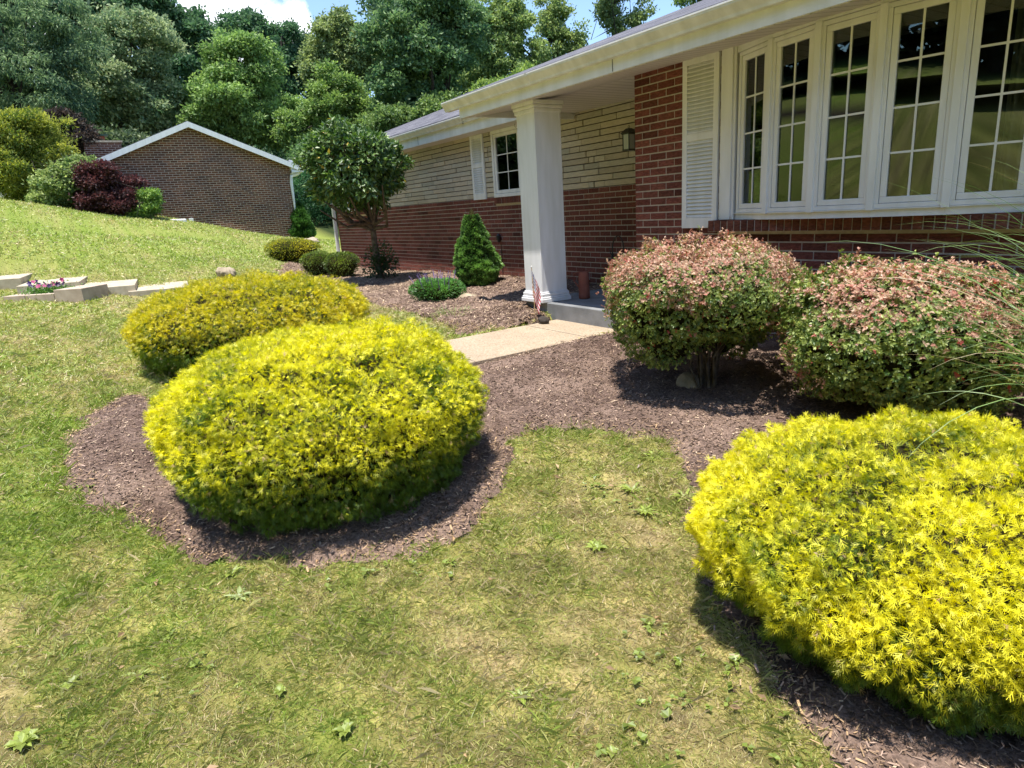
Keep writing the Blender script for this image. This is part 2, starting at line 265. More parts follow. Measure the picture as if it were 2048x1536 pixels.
# mulch beds: a mounded sheet that dips under the turf at its edge
def bedmesh(name,poly_,x0,x1,y0,y1,st):
    xs=np.arange(x0,x1,st); ys=np.arange(y0,y1,st); a,b=np.meshgrid(xs,ys,indexing='ij'); P=np.stack([a.ravel(),b.ravel()],-1)
    d=sdf(P,poly_)+.035*snoise(P,21,7.)+.02*snoise(P,22,25.)
    z=hz(P[:,0],P[:,1])+.014+np.clip(-d*.35,-.10,.03)+.008*snoise(P,11,6.)+(.006*snoise(P,31,14.)+.006*snoise(P,32,40.))*np.clip(-d*6,0,1)
    wk=(P[:,0]>-5.66)&(P[:,0]<-4.55)&(P[:,1]<4.4)&(P[:,1]>.85); z=np.where(wk,np.minimum(z,.292-.012*(4.26-P[:,1])),z)
    ok=(d<.08).reshape(a.shape); q=ok[:-1,:-1]&ok[1:,:-1]&ok[1:,1:]&ok[:-1,1:]; ii,jj=np.nonzero(q); n=len(ys)
    Fc=np.stack([ii*n+jj,(ii+1)*n+jj,(ii+1)*n+jj+1,ii*n+jj+1],-1); u,inv=np.unique(Fc,return_inverse=True)
    V=np.c_[P,z][u]; P2=P[u]
    w=np.clip(.5+.25*snoise(P2,33,5.)+.2*snoise(P2,34,30.),0,1)[:,None]; col=np.array([.12,.078,.062])*(1-w)+np.array([.26,.18,.14])*w
    if name=='mulch_bed' and x0<-10:
        t=np.clip((-P2[:,0]-8.5)/2,0,.7)[:,None]*np.clip(.6+.4*snoise(P2,35,4.),0,1)[:,None]; col=col*(1-t)+np.array([.34,.25,.17])*t
    o=arr(name,V,inv.reshape(-1,4),M['mulch'],col=col,smooth=True); o['kind']='structure'; return o
M['mulch']=attrmat('bark_mulch',.95,1.,75,.02,.15,.55)
bedmesh('mulch_bed',bedA,-6.6,3.,-1.6,4.75,.035); bedmesh('mulch_bed',bedB,-18,-5.6,3,5.73,.05)
# walkway
wv=[];ys=np.linspace(.9,4.26,20)
V=[];Fs=[]
for k,y in enumerate(ys):
    zt=.325-.012*(4.26-y)
    V+=[(-5.64,y,zt-.14),(-5.64,y,zt-.004),(-5.636,y,zt),(-4.624,y,zt),(-4.62,y,zt-.004),(-4.62,y,zt-.14)]
n=len(ys)
for k in range(n-1):
    for q in range(5): a=k*6+q; Fs.append((a,a+1,a+7,a+6))
Fs+=[(0,1,2,3,4,5)[::-1],tuple(range((n-1)*6,n*6))]
o=poly('walkway',V,Fs,M['walk']); o['kind']='structure'
for yj in (1.4,2.62,3.84): zj=.325-.012*(4.26-yj); box('expansion_joint',M['darkjoint'],o,(-5.637,-4.623,yj-.003,yj+.003,zj-.02,zj+.0012))
# road across the street side (mirrored in the bay glass)
xs=np.linspace(-60,60,80); V=[];Fs=[]
for k,x in enumerate(xs):
    yr=-15+.05*x
    V+=[(x,yr-2.2,float(hz(x,yr))+.10),(x,yr+2.2,float(hz(x,yr))+.06)]
for k in range(79): Fs.append((2*k,2*k+1,2*k+3,2*k+2))
M['road']=noisy('old_asphalt',(.20,.18,.17),(.27,.24,.22),1.5,.9,.3,60,.2,.004)
o=poly('road',V,Fs,M['road']); o['kind']='structure'
# ---------------------------------------------------------------- turf and mulch litter
def inregion(x,y):
    P=np.stack([x,y],-1); d=bedd(P)
    w=(x>-5.66)&(x<-4.60)&(y>.88)&(y<4.3)
    h=(y>W-.05)&(x>-17)|(y>F-.05)&(x>-5); nb=(x<-25.6)
    sl=(x>-6.22)&(x<-4.4)&(y>4.22)
    return d,~(w|h|nb|sl)
def blades():
    out=[];cols=[]
    # rings of decreasing density, blade size grows with distance
    for (r0,r1,dens,h,w) in ((1.0,2.6,30000,.036,.0026),(2.6,4.2,16000,.040,.0036),(4.2,6.5,7500,.045,.0055),(6.5,10,3000,.05,.009),(10,16,1500,.055,.014),(16,28,520,.06,.024)):
        A=math.pi*(r1**2-r0**2)*(95/360); n=int(A*dens); r=np.sqrt(rng.uniform(r0**2,r1**2,n)); a=np.radians(rng.uniform(98,193,n)); x=r*np.cos(a); y=r*np.sin(a)
        d,ok=inregion(x,y); v=dry(x,y)
        keep=ok&(d>-.02+rng.exponential(.02,n)*0)&(rng.random(n)<np.clip(1.2-.35*v,0.6,1)); keep|=ok&(d>-.14)&(d<=0)&(rng.random(n)<.05)
        x,y,v=x[keep],y[keep],v[keep]; n=len(x)
        cl=snoise(np.stack([x,y],-1),41,30.)*.25+snoise(np.stack([x,y],-1),42,9.)*.2
        hh=h*np.exp(rng.normal(0,.35,n))*(1.05-.35*v)*(1+cl*.6); hh=np.clip(hh,.008,.12); ang=rng.uniform(0,6.283,n)+.8*snoise(np.stack([x,y],-1),43,2.5)
        lean=np.clip(np.abs(rng.normal(1.0,.35,n)),0,1.45); T=np.stack([np.cos(ang)*np.sin(lean),np.sin(ang)*np.sin(lean),np.cos(lean)],-1)
        B=np.stack([-np.sin(ang),np.cos(ang),0*ang],-1); b2=rng.uniform(0,6.283,n); B=np.stack([np.cos(b2),np.sin(b2),0*b2],-1)
        P=np.stack([x,y,gz(x,y)-.002],-1); ww=w*rng.uniform(.6,1.3,n)[:,None]
        mid=P+T*hh[:,None]*.55; tip=P+T*hh[:,None]+np.array([0,0,-1.])*(hh*.22*lean)[:,None]
        out.append(np.stack([P-B*ww*.5,P+B*ww*.5,mid+B*ww*.45,tip],1).astype(np.float32))
        c=lawncol(np.clip(v+rng.normal(0,.2,n),0,1)); straw=rng.random(n)<(.05+.34*v**1.5); c[straw]=np.array([.62,.50,.28])*rng.uniform(.8,1.15,(straw.sum(),1)); c*=rng.uniform(.6,1.35,(n,1))
        cols.append(np.repeat(c[:,None],4,1))
    V=np.concatenate(out).reshape(-1,3); C=np.concatenate(cols).reshape(-1,3)
    o=arr('grass',V,np.arange(len(V)).reshape(-1,4),M['grass'],col=C); tag(o,None,None,None,'stuff'); return o
blades()
def chips():
    out=[];cols=[]
    for x0,x1,y0,y1,n,s in ((-6.6,.8,-1.6,4.7,420000,.0068),(-17,-5.7,3.1,5.7,120000,.011)):
        x=rng.uniform(x0,x1,n); y=rng.uniform(y0,y1,n); P2=np.stack([x,y],-1); d=np.minimum(sdf(P2,bedA),sdf(P2,bedB))+.035*snoise(P2,21,7.)+.02*snoise(P2,22,25.)
        d-=rng.exponential(.03,n)*(rng.random(n)<.5); k=(d<.01)&~((x>-5.66)&(x<-4.6)&(y<4.3)&(y>.87)); x,y,P2,d=x[k],y[k],P2[k],d[k]; n=len(x)
        z=hz(x,y)+.016+np.clip(-d*.35,-.01,.03)+.008*snoise(P2,11,6.)+(.006*snoise(P2,31,14.)+.006*snoise(P2,32,40.))*np.clip(-d*6,0,1)+rng.uniform(0,.006,n)
        a=rng.uniform(0,6.283,n); el=rng.normal(0,.28,n); T=np.stack([np.cos(a)*np.cos(el),np.sin(a)*np.cos(el),np.sin(el)],-1); B=unit(np.cross(T,rvec(n)*.35+np.array([0,0,1.])))
        l=(s*np.clip(np.exp(rng.normal(0,.55,n)),.2,2.4))[:,None]; w=l*rng.uniform(.08,.36,(n,1)); P=np.stack([x,y,z],-1)
        out.append(np.stack([P-T*l-B*w*.6,P+T*l*.8-B*w,P+T*l+B*w*.5,P-T*l*.9+B*w],1))
        pal=np.array([(.078,.050,.034),(.155,.10,.070),(.25,.17,.12),(.37,.26,.20),(.56,.42,.29)]); pr=[.30,.30,.22,.12,.06] if x0>-7 else [.16,.2,.24,.22,.18]
        c=pal[rng.choice(5,n,p=pr)]*rng.uniform(.8,1.2,(n,1)); edge=(d>-.10)&(rng.random(n)<.35); c[edge]=np.array([.45,.30,.17])*rng.uniform(.7,1.1,(edge.sum(),1)); cols.append(np.repeat(c[:,None],4,1))
    V=np.concatenate(out).reshape(-1,3); o=arr('mulch_chips',V,np.arange(len(V)).reshape(-1,4),M['chip'],col=np.concatenate(cols).reshape(-1,3)); tag(o,None,None,None,'stuff')
chips()
# ---------------------------------------------------------------- main house
HS=empty('brick_house',(-8,8,.3),'long single-storey brick and pale stone house with white gutters and bay window','house')
def brickwall(name,x0,x1,ztop,rows,joint,y,holes=(),yb=None,parent=HS,depth=.07):
    B=[];C=[]
    for n in range(rows):
        z1=ztop-n*H; z0=z1-H; off=joint+(0 if n%2==0 else L/2); k0=math.floor((x0-off)/L)-1; x=off+k0*L
        while x<x1:
            a=max(x,x0); b=min(x+L,x1); x+=L
            if b-a<.03: continue
            if any(a<h[1]-.005 and b>h[0]+.005 and z0<h[3]-.005 and z1>h[2]+.005 for h in holes):
                seg=[(a,b)]
                for h in holes:
                    if z0<h[3]-.005 and z1>h[2]+.005:
                        seg=[t for (p,q) in seg for t in ((p,min(q,h[0])),(max(p,h[1]),q)) if t[1]-t[0]>.02]
            else: seg=[(a,b)]
            for p,q in seg:
                j=np.clip(rng.normal(0,.001),-.0015,.0015); B.append((p+.006,q-.006,y+j,y+depth,z0+.0058,z1-.0058)); C.append(rng.random(3))
    C=np.array(C); base=np.array([.20,.068,.052]); c=base*(.72+.5*C[:,:1])*(1+.12*(C[:,1:2]-.5)*np.array([0,1,1])); dk=C[:,2]<.05; c[dk]*=.6
    V,Fc=boxes(B); o=arr(name,V,Fc,M['brick'],parent,col=np.repeat(c,8,0)); return o
def stonewall(name,x0,x1,z0,z1,y,holes=(),rh=.0762):
    B=[];C=[];z=z0+.002;r=np.random.default_rng(int(abs(x0)*10))
    while z<z1:
        zt=min(z+rh,z1); x=x0-r.uniform(0,.3)
        while x<x1:
            l=r.choice([.10,.2,.3,.42,.5,.62,.72],p=[.06,.1,.16,.2,.2,.16,.12]); a=max(x,x0); b=min(x+l,x1); x+=l
            if b-a<.02: continue
            seg=[(a,b)]
            for h in holes:
                if z<h[3]-.01 and zt>h[2]+.01: seg=[t for (p,q) in seg for t in ((p,min(q,h[0])),(max(p,h[1]),q)) if t[1]-t[0]>.02]
            for p,q in seg: B.append((p+.005,q-.005,y+r.normal(0,.004),y+.08,z+.0055,zt-.0055)); C.append(r.random(2))
        z+=rh
    C=np.array(C); c=np.array([.52,.465,.375])*(.85+.25*C[:,:1])*(1+.08*(C[:,1:]-.5)*np.array([1,0,-1])); V,Fc=boxes(B)
    o=arr(name,V,Fc,M['stone'],HS,col=np.repeat(c,8,0)); return bev(o,.004,1)
ZB=EYE+.2128   # stone / brick line
ZF=EYE+.4359
WW=(-9.06,-7.55,1.70,2.70)     # wing window hole
W2=(-15.2,-14.0,1.70,2.70)
sill=(-9.06,-7.5,1.60,1.71)
brickwall('brick_facing',-16.55,-4.93,ZB,21,-7.2133,W,holes=[sill,(-15.25,-13.95,1.6,1.71)])
zf=ZF+11*H
brickwall('brick_facing',-4.925,4.5,zf,35,-3.095+(0 if 11%2==0 else L/2),F,holes=[(-3.90,-.0,1.215,2.7)])
stonewall('stone_facing',-16.5,W2[0],ZB,2.70,W); stonewall('stone_facing',W2[1],WW[0],ZB,2.70,W); stonewall('stone_facing',WW[1],-4.93,ZB,2.70,W)
box('mortar_backing',M['mortar'],HS,(-16.53,-4.95,W+.0048,W+.07,.1,ZB-.001),(-4.92,-3.90,F+.0048,F+.07,.0,2.70),(-3.90,4.5,F+.0048,F+.07,.0,1.214),(0,4.5,F+.0048,F+.07,1.214,2.70))
box('joint_backing',M['darkjoint'],HS,(-16.5,WW[0],W+.012,W+.07,ZB,2.72),(WW[1],-4.95,W+.012,W+.07,ZB,2.72),(WW[0],WW[1],W+.012,W+.07,2.69,2.72),)
# hidden structure keeping the rooms dark
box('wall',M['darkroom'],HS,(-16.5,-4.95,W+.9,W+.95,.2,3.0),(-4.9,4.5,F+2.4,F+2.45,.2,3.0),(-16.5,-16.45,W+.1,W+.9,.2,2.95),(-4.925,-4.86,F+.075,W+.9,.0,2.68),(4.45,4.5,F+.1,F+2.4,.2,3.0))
box('wall',M['mortar'],HS,(-16.54,-16.49,W+.09,14.,.2,2.72),(-16.5,4.5,14.,14.1,.2,2.7))
V,Fc=boxes([(-16.545,-16.5,W+.004,W+.09,.1,2.7)]); arr('wall_end',V,Fc,M['brick'],HS,col=np.tile([.18,.06,.045],(8,1)))
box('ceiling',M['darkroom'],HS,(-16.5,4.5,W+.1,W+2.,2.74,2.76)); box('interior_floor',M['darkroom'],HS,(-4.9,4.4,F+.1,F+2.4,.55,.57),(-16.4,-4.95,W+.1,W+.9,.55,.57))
# sills: rowlock bricks
def rowlock(name,x0,x1,y0,y1,z0,z1,tilt=0):
    B=[];x=x0
    while x<x1-.03: B.append((x+.005,x+H-.005,y0+rng.normal(0,.002),y1,z0+.004,z1)); x+=H
    C=rng.random((len(B),1)); c=np.array([.19,.07,.048])*(.7+.5*C); V,Fc=boxes(B)
    o=arr(name,V,Fc,M['brick'],HS,col=np.repeat(c,8,0)); bev(o,.003,1)
    box('sill_mortar',M['mortar'],o,(x0,x-.004,y0+.008,y1,z0+.001,z1-.006))
rowlock('window_sill',-3.935,-.6,4.645,4.82,1.213,1.308)
rowlock('window_sill',-9.06,-7.5,W-.035,W+.08,1.605,1.703); rowlock('window_sill',-15.25,-13.95,W-.035,W+.08,1.605,1.703)
# roofs
SL=.345
def roofplane(name,x0,x1,y0,z0,y1,t=.045):
    z1=z0+(y1-y0)*SL; V=[(x0,y0,z0-t),(x1,y0,z0-t),(x1,y1,z1-t),(x0,y1,z1-t),(x0,y0,z0),(x1,y0,z0),(x1,y1,z1),(x0,y1,z1)]
    o=poly(name,V,[(0,3,2,1),(4,5,6,7),(0,1,5,4),(1,2,6,5),(2,3,7,6),(3,0,4,7)],M['shingle'],HS); return z1
zr=roofplane('roof',-7.12,5.2,3.955,2.765,9.6); V=[(-7.12,9.6,zr-.045),(5.2,9.6,zr-.045),(5.2,15,zr-1.9),(-7.12,15,zr-1.9),(-7.12,9.6,zr),(5.2,9.6,zr),(5.2,15,zr-1.85),(-7.12,15,zr-1.85)]
poly('roof',V,[(0,3,2,1),(4,5,6,7),(0,1,5,4),(1,2,6,5),(2,3,7,6),(3,0,4,7)],M['shingle'],HS)
zr2=roofplane('roof',-16.85,-7.125,5.345,2.955,10.); V=[(-16.85,10,zr2-.045),(-7.125,10,zr2-.045),(-7.125,15,zr2-1.8),(-16.85,15,zr2-1.8),(-16.85,10,zr2),(-7.125,10,zr2),(-7.125,15,zr2-1.75),(-16.85,15,zr2-1.75)]
poly('roof',V,[(0,3,2,1),(4,5,6,7),(0,1,5,4),(1,2,6,5),(2,3,7,6),(3,0,4,7)],M['shingle'],HS)
# gable closure of the main roof above the wing
V=[(-7.08,4.06,2.58),(-7.08,9.6,2.6),(-7.08,9.6,zr-.05),(-7.08,4.06,2.75),(-7.04,4.06,2.58),(-7.04,9.6,2.6),(-7.04,9.6,zr-.05),(-7.04,4.06,2.75)]
poly('gable_panel',V,[(0,1,2,3),(7,6,5,4),(0,3,7,4),(1,0,4,5),(2,1,5,6),(3,2,6,7)],M['vinyl'],HS)
# fascia, gutters
box('fascia',M['vinyl'],HS,(-7.03,5.2,4.03,4.05,2.553,2.742)); 
for xj in (-4.43,): box('fascia_joint',M['black'],HS,(xj,xj+.004,4.026,4.03,2.56,2.66))
box('fascia',M['vinyl'],HS,(-16.8,-7.0,5.43,5.45,2.69,2.92))
for xj in (-11.0,-7.55): box('fascia_joint',M['black'],HS,(xj,xj+.004,5.426,5.43,2.70,2.83))
def gutter(x0,x1,y,zt):
    pr=[(y,zt),(y,zt-.095),(y-.055,zt-.095),(y-.062,zt-.075),(y-.085,zt-.045),(y-.098,zt-.03),(y-.103,zt-.022),(y-.106,zt),(y-.094,zt),(y-.092,zt-.018),(y-.055,zt-.08),(y-.006,zt-.085),(y-.006,zt)]
    o=extrude_x('gutter',pr,x0,x1,M['gutter'],HS); cap=[(y,zt-.002),(y,zt-.095),(y-.055,zt-.095),(y-.085,zt-.045),(y-.103,zt-.022),(y-.105,zt-.002)]
    for a,b in ((x0-.004,x0+.002),(x1-.002,x1+.004)): extrude_x('end_cap',cap,a,b,M['gutter'],o)
    extrude_x('gutter_lip',[(y-.108,zt-.009),(y-.108,zt+.003),(y-.092,zt+.003),(y-.092,zt-.002)],x0,x1,M['white'],o)
def gutter_seam(x,y,zt):
    pr=[(y,zt-.098),(y-.057,zt-.098),(y-.066,zt-.076),(y-.088,zt-.046),(y-.106,zt-.024),(y-.110,zt+.001),(y-.09,zt-.02),(y-.05,zt-.085),(y,zt-.09)]; extrude_x('gutter_seam',pr,x,x+.03,M['gutter'],HS)
for g_ in ((-5.55,4.03,2.748),(-2.6,4.03,2.748),(-9.8,5.43,2.93),(-13.4,5.43,2.93)): gutter_seam(*g_)
gutter(-7.26,5.2,4.03,2.748); gutter(-16.95,-7.0,5.43,2.93)
# soffits
V=[(-7.03,4.052,2.562),(5.2,4.052,2.562),(5.2,F,2.668),(-7.03,F,2.668),(5.2,W+.1,2.668),(-7.03,W+.1,2.668)]
o=poly('soffit',V,[(0,1,2,3),(3,2,4,5)],M['soffit'],HS); sm=o.modifiers.new('thick','SOLIDIFY'); sm.thickness=.012; sm.offset=-1
V=[(-16.8,5.452,2.70),(-7.035,5.452,2.70),(-7.035,W+.05,2.70),(-16.8,W+.05,2.70)]; o=poly('soffit',V,[(0,1,2,3)],M['soffit'],HS); sm=o.modifiers.new('thick','SOLIDIFY'); sm.thickness=.012; sm.offset=-1
# hooks under the eaves
def hook(x,y,z):
    t=np.linspace(0,1,12); P=[(x,y,z)]+[(x+.018-.018*math.cos(a),y,z-.045-.018*math.sin(a)) for a in np.linspace(0,3.9,9)]
    V,Fc=tube([(P,.003)],5); arr('hook',V,Fc,M['black'],HS)
hook(-7.0,4.04,2.553); hook(-2.82,4.55,2.60); hook(-8.25,5.62,2.70)
# porch column
cx0,cx1,cy0,cy1=-6.165,-5.835,4.225,4.555
col=box('porch_column',M['white'],HS,(cx0,cx1,cy0,cy1,.58,2.50),b=.004)
box('corner_trim',M['white'],col,(cx1-.018,cx1+.003,cy0-.003,cy0+.018,.6,2.47),(cx1-.012,cx1+.003,cy1-.016,cy1+.003,.6,2.47))
def ring(g,z0,z1): return (cx0-g,cx1+g,cy0-g,cy1+g,z0,z1)
box('base',M['white'],col,ring(.038,.4935,.535),b=.006); box('base',M['white'],col,ring(.030,.536,.556),b=.009); box('base',M['white'],col,ring(.022,.557,.592),b=.007); box('base',M['white'],col,ring(.012,.593,.606),b=.004)
box('capital',M['white'],col,ring(.034,2.535,2.574),b=.005); box('capital',M['white'],col,ring(.026,2.50,2.534),b=.010); box('capital',M['white'],col,ring(.014,2.462,2.499),b=.006)
# porch slab
o=box('porch_slab',M['concrete'],None,(-6.20,-4.4,4.25,5.72,.10,.493),b=.008); tag(o,'low grey painted concrete porch slab at the end of the walkway','porch slab')
# downspout at the wing end
V,Fc=boxes([(-16.62,-16.545,5.63,5.71,.45,2.62)]); o=arr('downspout',V,Fc,M['gutter'],HS); bev(o,.012,2)
V,Fc=tube([([(-16.58,5.67,2.62),(-16.58,5.6,2.74),(-16.58,5.45,2.80),(-16.58,5.38,2.84)],.038)],8); arr('elbow',V,Fc,M['gutter'],o)
# shutters
def shutter(x0,x1,z0,z1,zm,y,t=.028,st=.052,br=.09):
    o=box('shutter',M['white'],HS,(x0,x0+st,y-t,y-.002,z0,z1),(x1-st,x1,y-t,y-.002,z0,z1),(x0+st,x1-st,y-t+.001,y-.002,z0,z0+br),(x0+st,x1-st,y-t+.001,y-.002,z1-.055,z1),(x0+st,x1-st,y-t+.001,y-.002,zm-.03,zm+.03),b=.002)
    V=[];Fs=[]
    for a,b in ((z0+br,zm-.03),(zm+.03,z1-.055)):
        n=max(3,int((b-a)/.0325)); p=(b-a)/n
        for k in range(n):
            z=a+k*p; i=len(V); yb=y-.006; yf=y-t+.004
            V+=[(x0+st,yf,z+.002),(x1-st,yf,z+.002),(x1-st,yb,z+p*.98),(x0+st,yb,z+p*.98),(x0+st,yf,z+.009),(x1-st,yf,z+.009),(x1-st,yb,z+p*1.1),(x0+st,yb,z+p*1.1)]
            Fs+=[(i,i+3,i+2,i+1),(i+4,i+5,i+6,i+7),(i,i+1,i+5,i+4)]
    poly('louvres',V,Fs,M['white'],o); box('backing',M['white'],o,(x0+st,x1-st,y-.005,y-.0025,z0+br,z1-.055))
shutter(-4.297,-3.905,1.245,2.662,2.02,F); shutter(-9.70,-9.315,1.695,2.685,2.22,W); shutter(-13.9,-13.52,1.695,2.685,2.22,W); shutter(-15.7,-15.32,1.695,2.685,2.22,W)
# casement windows on the wing
def rectframe(x0,x1,z0,z1,w,y0,y1): return [(x0,x1,y0,y1,z0,z0+w),(x0,x1,y0,y1,z1-w,z1),(x0,x0+w,y0+.0005,y1,z0+w,z1-w),(x1-w,x1,y0+.0005,y1,z0+w,z1-w)]
def casement(x0,x1,z0,z1,y,nx=2,nz=3,parts=2):
    fr=box('window',M['white'],HS,*rectframe(x0,x1,z0,z1,.05,y-.03,y+.05),b=.003); wd=(x1-x0-.1)/parts
    for k in range(parts):
        a=x0+.05+k*wd; b=a+wd
        sh_=box('sash',M['white'],fr,*rectframe(a+.004,b-.004,z0+.054,z1-.054,.05,y-.018,y+.03),b=.003)
        gx0,gx1,gz0,gz1=a+.054,b-.054,z0+.104,z1-.104
        box('glass',M['glass'],fr,(gx0,gx1,y+.004,y+.008,gz0,gz1))
        g=[(gx0+(gx1-gx0)*i/nx-.007,gx0+(gx1-gx0)*i/nx+.007,y-.002,y+.003,gz0,gz1) for i in range(1,nx)]+[(gx0,gx1,y-.0015,y+.0025,gz0+(gz1-gz0)*j/nz-.007,gz0+(gz1-gz0)*j/nz+.007) for j in range(1,nz)]
        box('grille',M['white'],fr,*g)
    curtain(fr,x0+.08,x0+.30,z0+.05,z1,y+.12)
def curtainmat():
    m,nt,b=newmat('curtain_fabric'); setb(b,(.62,.61,.58),.9,.1); return m
M['curtain']=curtainmat()
def curtain(parent,x0,x1,z0,z1,y,dx=0.,dy=0.):
    n=40; t=np.linspace(0,1,n); xs=x0+(x1-x0)*t; ys=y+.018*np.sin(t*(x1-x0)*110)+dy*t
    V=np.concatenate([np.stack([xs,ys,0*t+z0],-1),np.stack([xs,ys,0*t+z1],-1)]); Fc=np.stack([np.arange(n-1),np.arange(1,n),np.arange(1,n)+n,np.arange(n-1)+n],-1)
    arr('curtain',V,Fc,M['curtain'],parent,smooth=True)
casement(-9.05,-7.56,1.705,2.685,W-.005); casement(-15.2,-14.0,1.705,2.685,W-.005)
# bow window of five casements
bx,by,bw,bd=-3.733,4.741,.437,.1777
pts=[(bx,by)]
for k in range(5): a=-(2-k)*bd; pts.append((pts[-1][0]+bw*math.cos(a),pts[-1][1]+bw*math.sin(a)))
zb,zt=1.361,2.60
BW=box('bay_window',M['white'],HS,(-3.885,-3.735,F-.022,F+.06,1.31,2.667),(-3.862,-3.76,F-.036,F-.0225,1.312,2.665),b=.003); box('jamb',M['white'],BW,(-1.6,-1.46,F-.022,F+.06,1.31,2.667),b=.003)
def loc(P,base,ang):
    c,s=math.cos(ang),math.sin(ang); P=np.array(P,float); return np.stack([base[0]+P[:,0]*c-P[:,1]*s,base[1]+P[:,0]*s+P[:,1]*c,P[:,2]],-1)
def lbox(name,mat,parent,base,ang,B,b=0):
    V,Fc=boxes(B); o=arr(name,loc(V,base,ang),Fc,mat,parent); return bev(o,b) if b else o
for k in range(5):
    a=-(2-k)*bd; p=pts[k]; w=bw
    fr=lbox('casement',M['white'],BW,p,a,rectframe(.018,w-.018,zb+.004,zt,.030,.0,.07),b=.003)
    # (sub-parts of the bay window share its group of names)
    lbox('sash',M['white'],fr,p,a,rectframe(.050,w-.050,zb+.036,zt-.032,.045,.006,.05),b=.004) if False else None
    s=lbox('sash',M['white'],BW,p,a,rectframe(.050,w-.050,zb+.036,zt-.032,.040,.008,.05),b=.004)
    g0,g1,h0,h1=.090,w-.090,zb+.076,zt-.072
    lbox('glass',M['glass'],BW,p,a,[(g0-.003,g1+.003,.026,.030,h0-.003,h1+.003)])
    G=[((g0+g1)/2-.0065,(g0+g1)/2+.0065,.0195,.0255,h0,h1)]+[(g0,g1,.0200,.0250,h0+(h1-h0)*j/4-.0065,h0+(h1-h0)*j/4+.0065) for j in range(1,4)]
    lbox('grille',M['white'],BW,p,a,G)
for k in range(1,5):
    a=-(2.5-k)*bd; lbox('mullion',M['white'],BW,pts[k],a,[(-.024,.024,-.014,.055,zb-.008,zt+.004)],b=.003)
def bowslab(name,z0,z1,out,mat,yb=F+.06):
    P=[]
    for k,(x,y) in enumerate(pts): a=-(2.5-k)*bd; P.append((x+out*math.sin(a),y-out*math.cos(a)))
    P[0]=(P[0][0]+.0,min(P[0][1],F-.002)); P[-1]=(P[-1][0],min(P[-1][1],F-.002)); P=[(P[0][0],yb)]+P+[(P[-1][0],yb)]; n=len(P)
    V=[(x,y,z0) for x,y in P]+[(x,y,z1) for x,y in P]; Fs=[(i,(i+1)%n,(i+1)%n+n,i+n) for i in range(n)]+[tuple(range(n))[::-1],tuple(range(n,2*n))]
    return poly(name,V,Fs,mat,BW)
bowslab('head_board',zt+.003,2.664,.004,M['white']); bowslab('frame_foot',zb-.004,zb+.003,.008,M['white']); bowslab('seat_board',1.309,zb-.005,-.012,M['white'])
curtain(BW,-3.92,-3.46,1.37,2.62,4.845,dy=-.03); curtain(BW,-1.9,-1.65,.9,2.6,4.95)
for k in range(1,5): lbox('inner_post',M['white'],BW,pts[k],-(2.5-k)*bd,[(-.020,.020,.056,.16,zb,zt)])
bowslab('stool',1.345,1.356,-.07,M['white'],yb=4.95)
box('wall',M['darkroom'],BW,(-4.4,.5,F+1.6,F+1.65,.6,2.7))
# wall lantern on the porch
LN=(-5.86,5.60,2.07)
ln=box('wall_lantern',M['black'],HS,(-5.955,-5.845,5.545,5.655,2.085,2.098),(-5.96,-5.84,5.54,5.66,2.262,2.272),*[(x,x+.008,y,y+.008,2.098,2.262) for x in (-5.953,-5.855) for y in (5.547,5.645)],(-5.925,-5.875,5.66,5.735,2.14,2.155),(-5.94,-5.86,5.715,5.734,2.08,2.22))
V=[(-5.972,5.528,2.272),(-5.828,5.528,2.272),(-5.828,5.672,2.272),(-5.972,5.672,2.272),(-5.925,5.575,2.325),(-5.875,5.575,2.325),(-5.875,5.625,2.325),(-5.925,5.625,2.325)]
poly('cap',V,[(0,3,2,1),(4,5,6,7),(0,1,5,4),(1,2,6,5),(2,3,7,6),(3,0,4,7)],M['black'],ln); V,Fc=tube([([(-5.9,5.6,2.325)]+[(-5.9+.014*math.sin(a),5.6,2.342-.014*math.cos(a)) for a in np.linspace(0,6.0,8)],.0035)],5); arr('finial',V,Fc,M['black'],ln)
mg=bpy.data.materials.new('lantern_glass'); mg.use_nodes=True; setb(mg.node_tree.nodes['Principled BSDF'],(.45,.48,.48),.15,.5)
box('lamp_glass',mg,ln,(-5.945,-5.855,5.555,5.645,2.10,2.26))
# spigot, hose box, outlet
V,Fc=tube([([(-9.2,5.735,.62),(-9.2,5.66,.62),(-9.2,5.64,.56)],.014),([(-8.97,W-.012,.52),(-8.97,W-.012,.98)],.006)],7); arr('spigot',V,Fc,M['black'],HS)
V,Fc=tube([([(-9.0,W-.03,1.02),(-9.0,W-.035,1.07),(-9.0,W-.035,1.12),(-9.0,W-.03,1.155)],[.018,.035,.035,.012])],9); arr('meter_box',V,Fc,M['black'],HS)
box('outlet_cover',M['white'],HS,(-6.91,-6.83,W-.02,W-.002,.53,.62),b=.004)
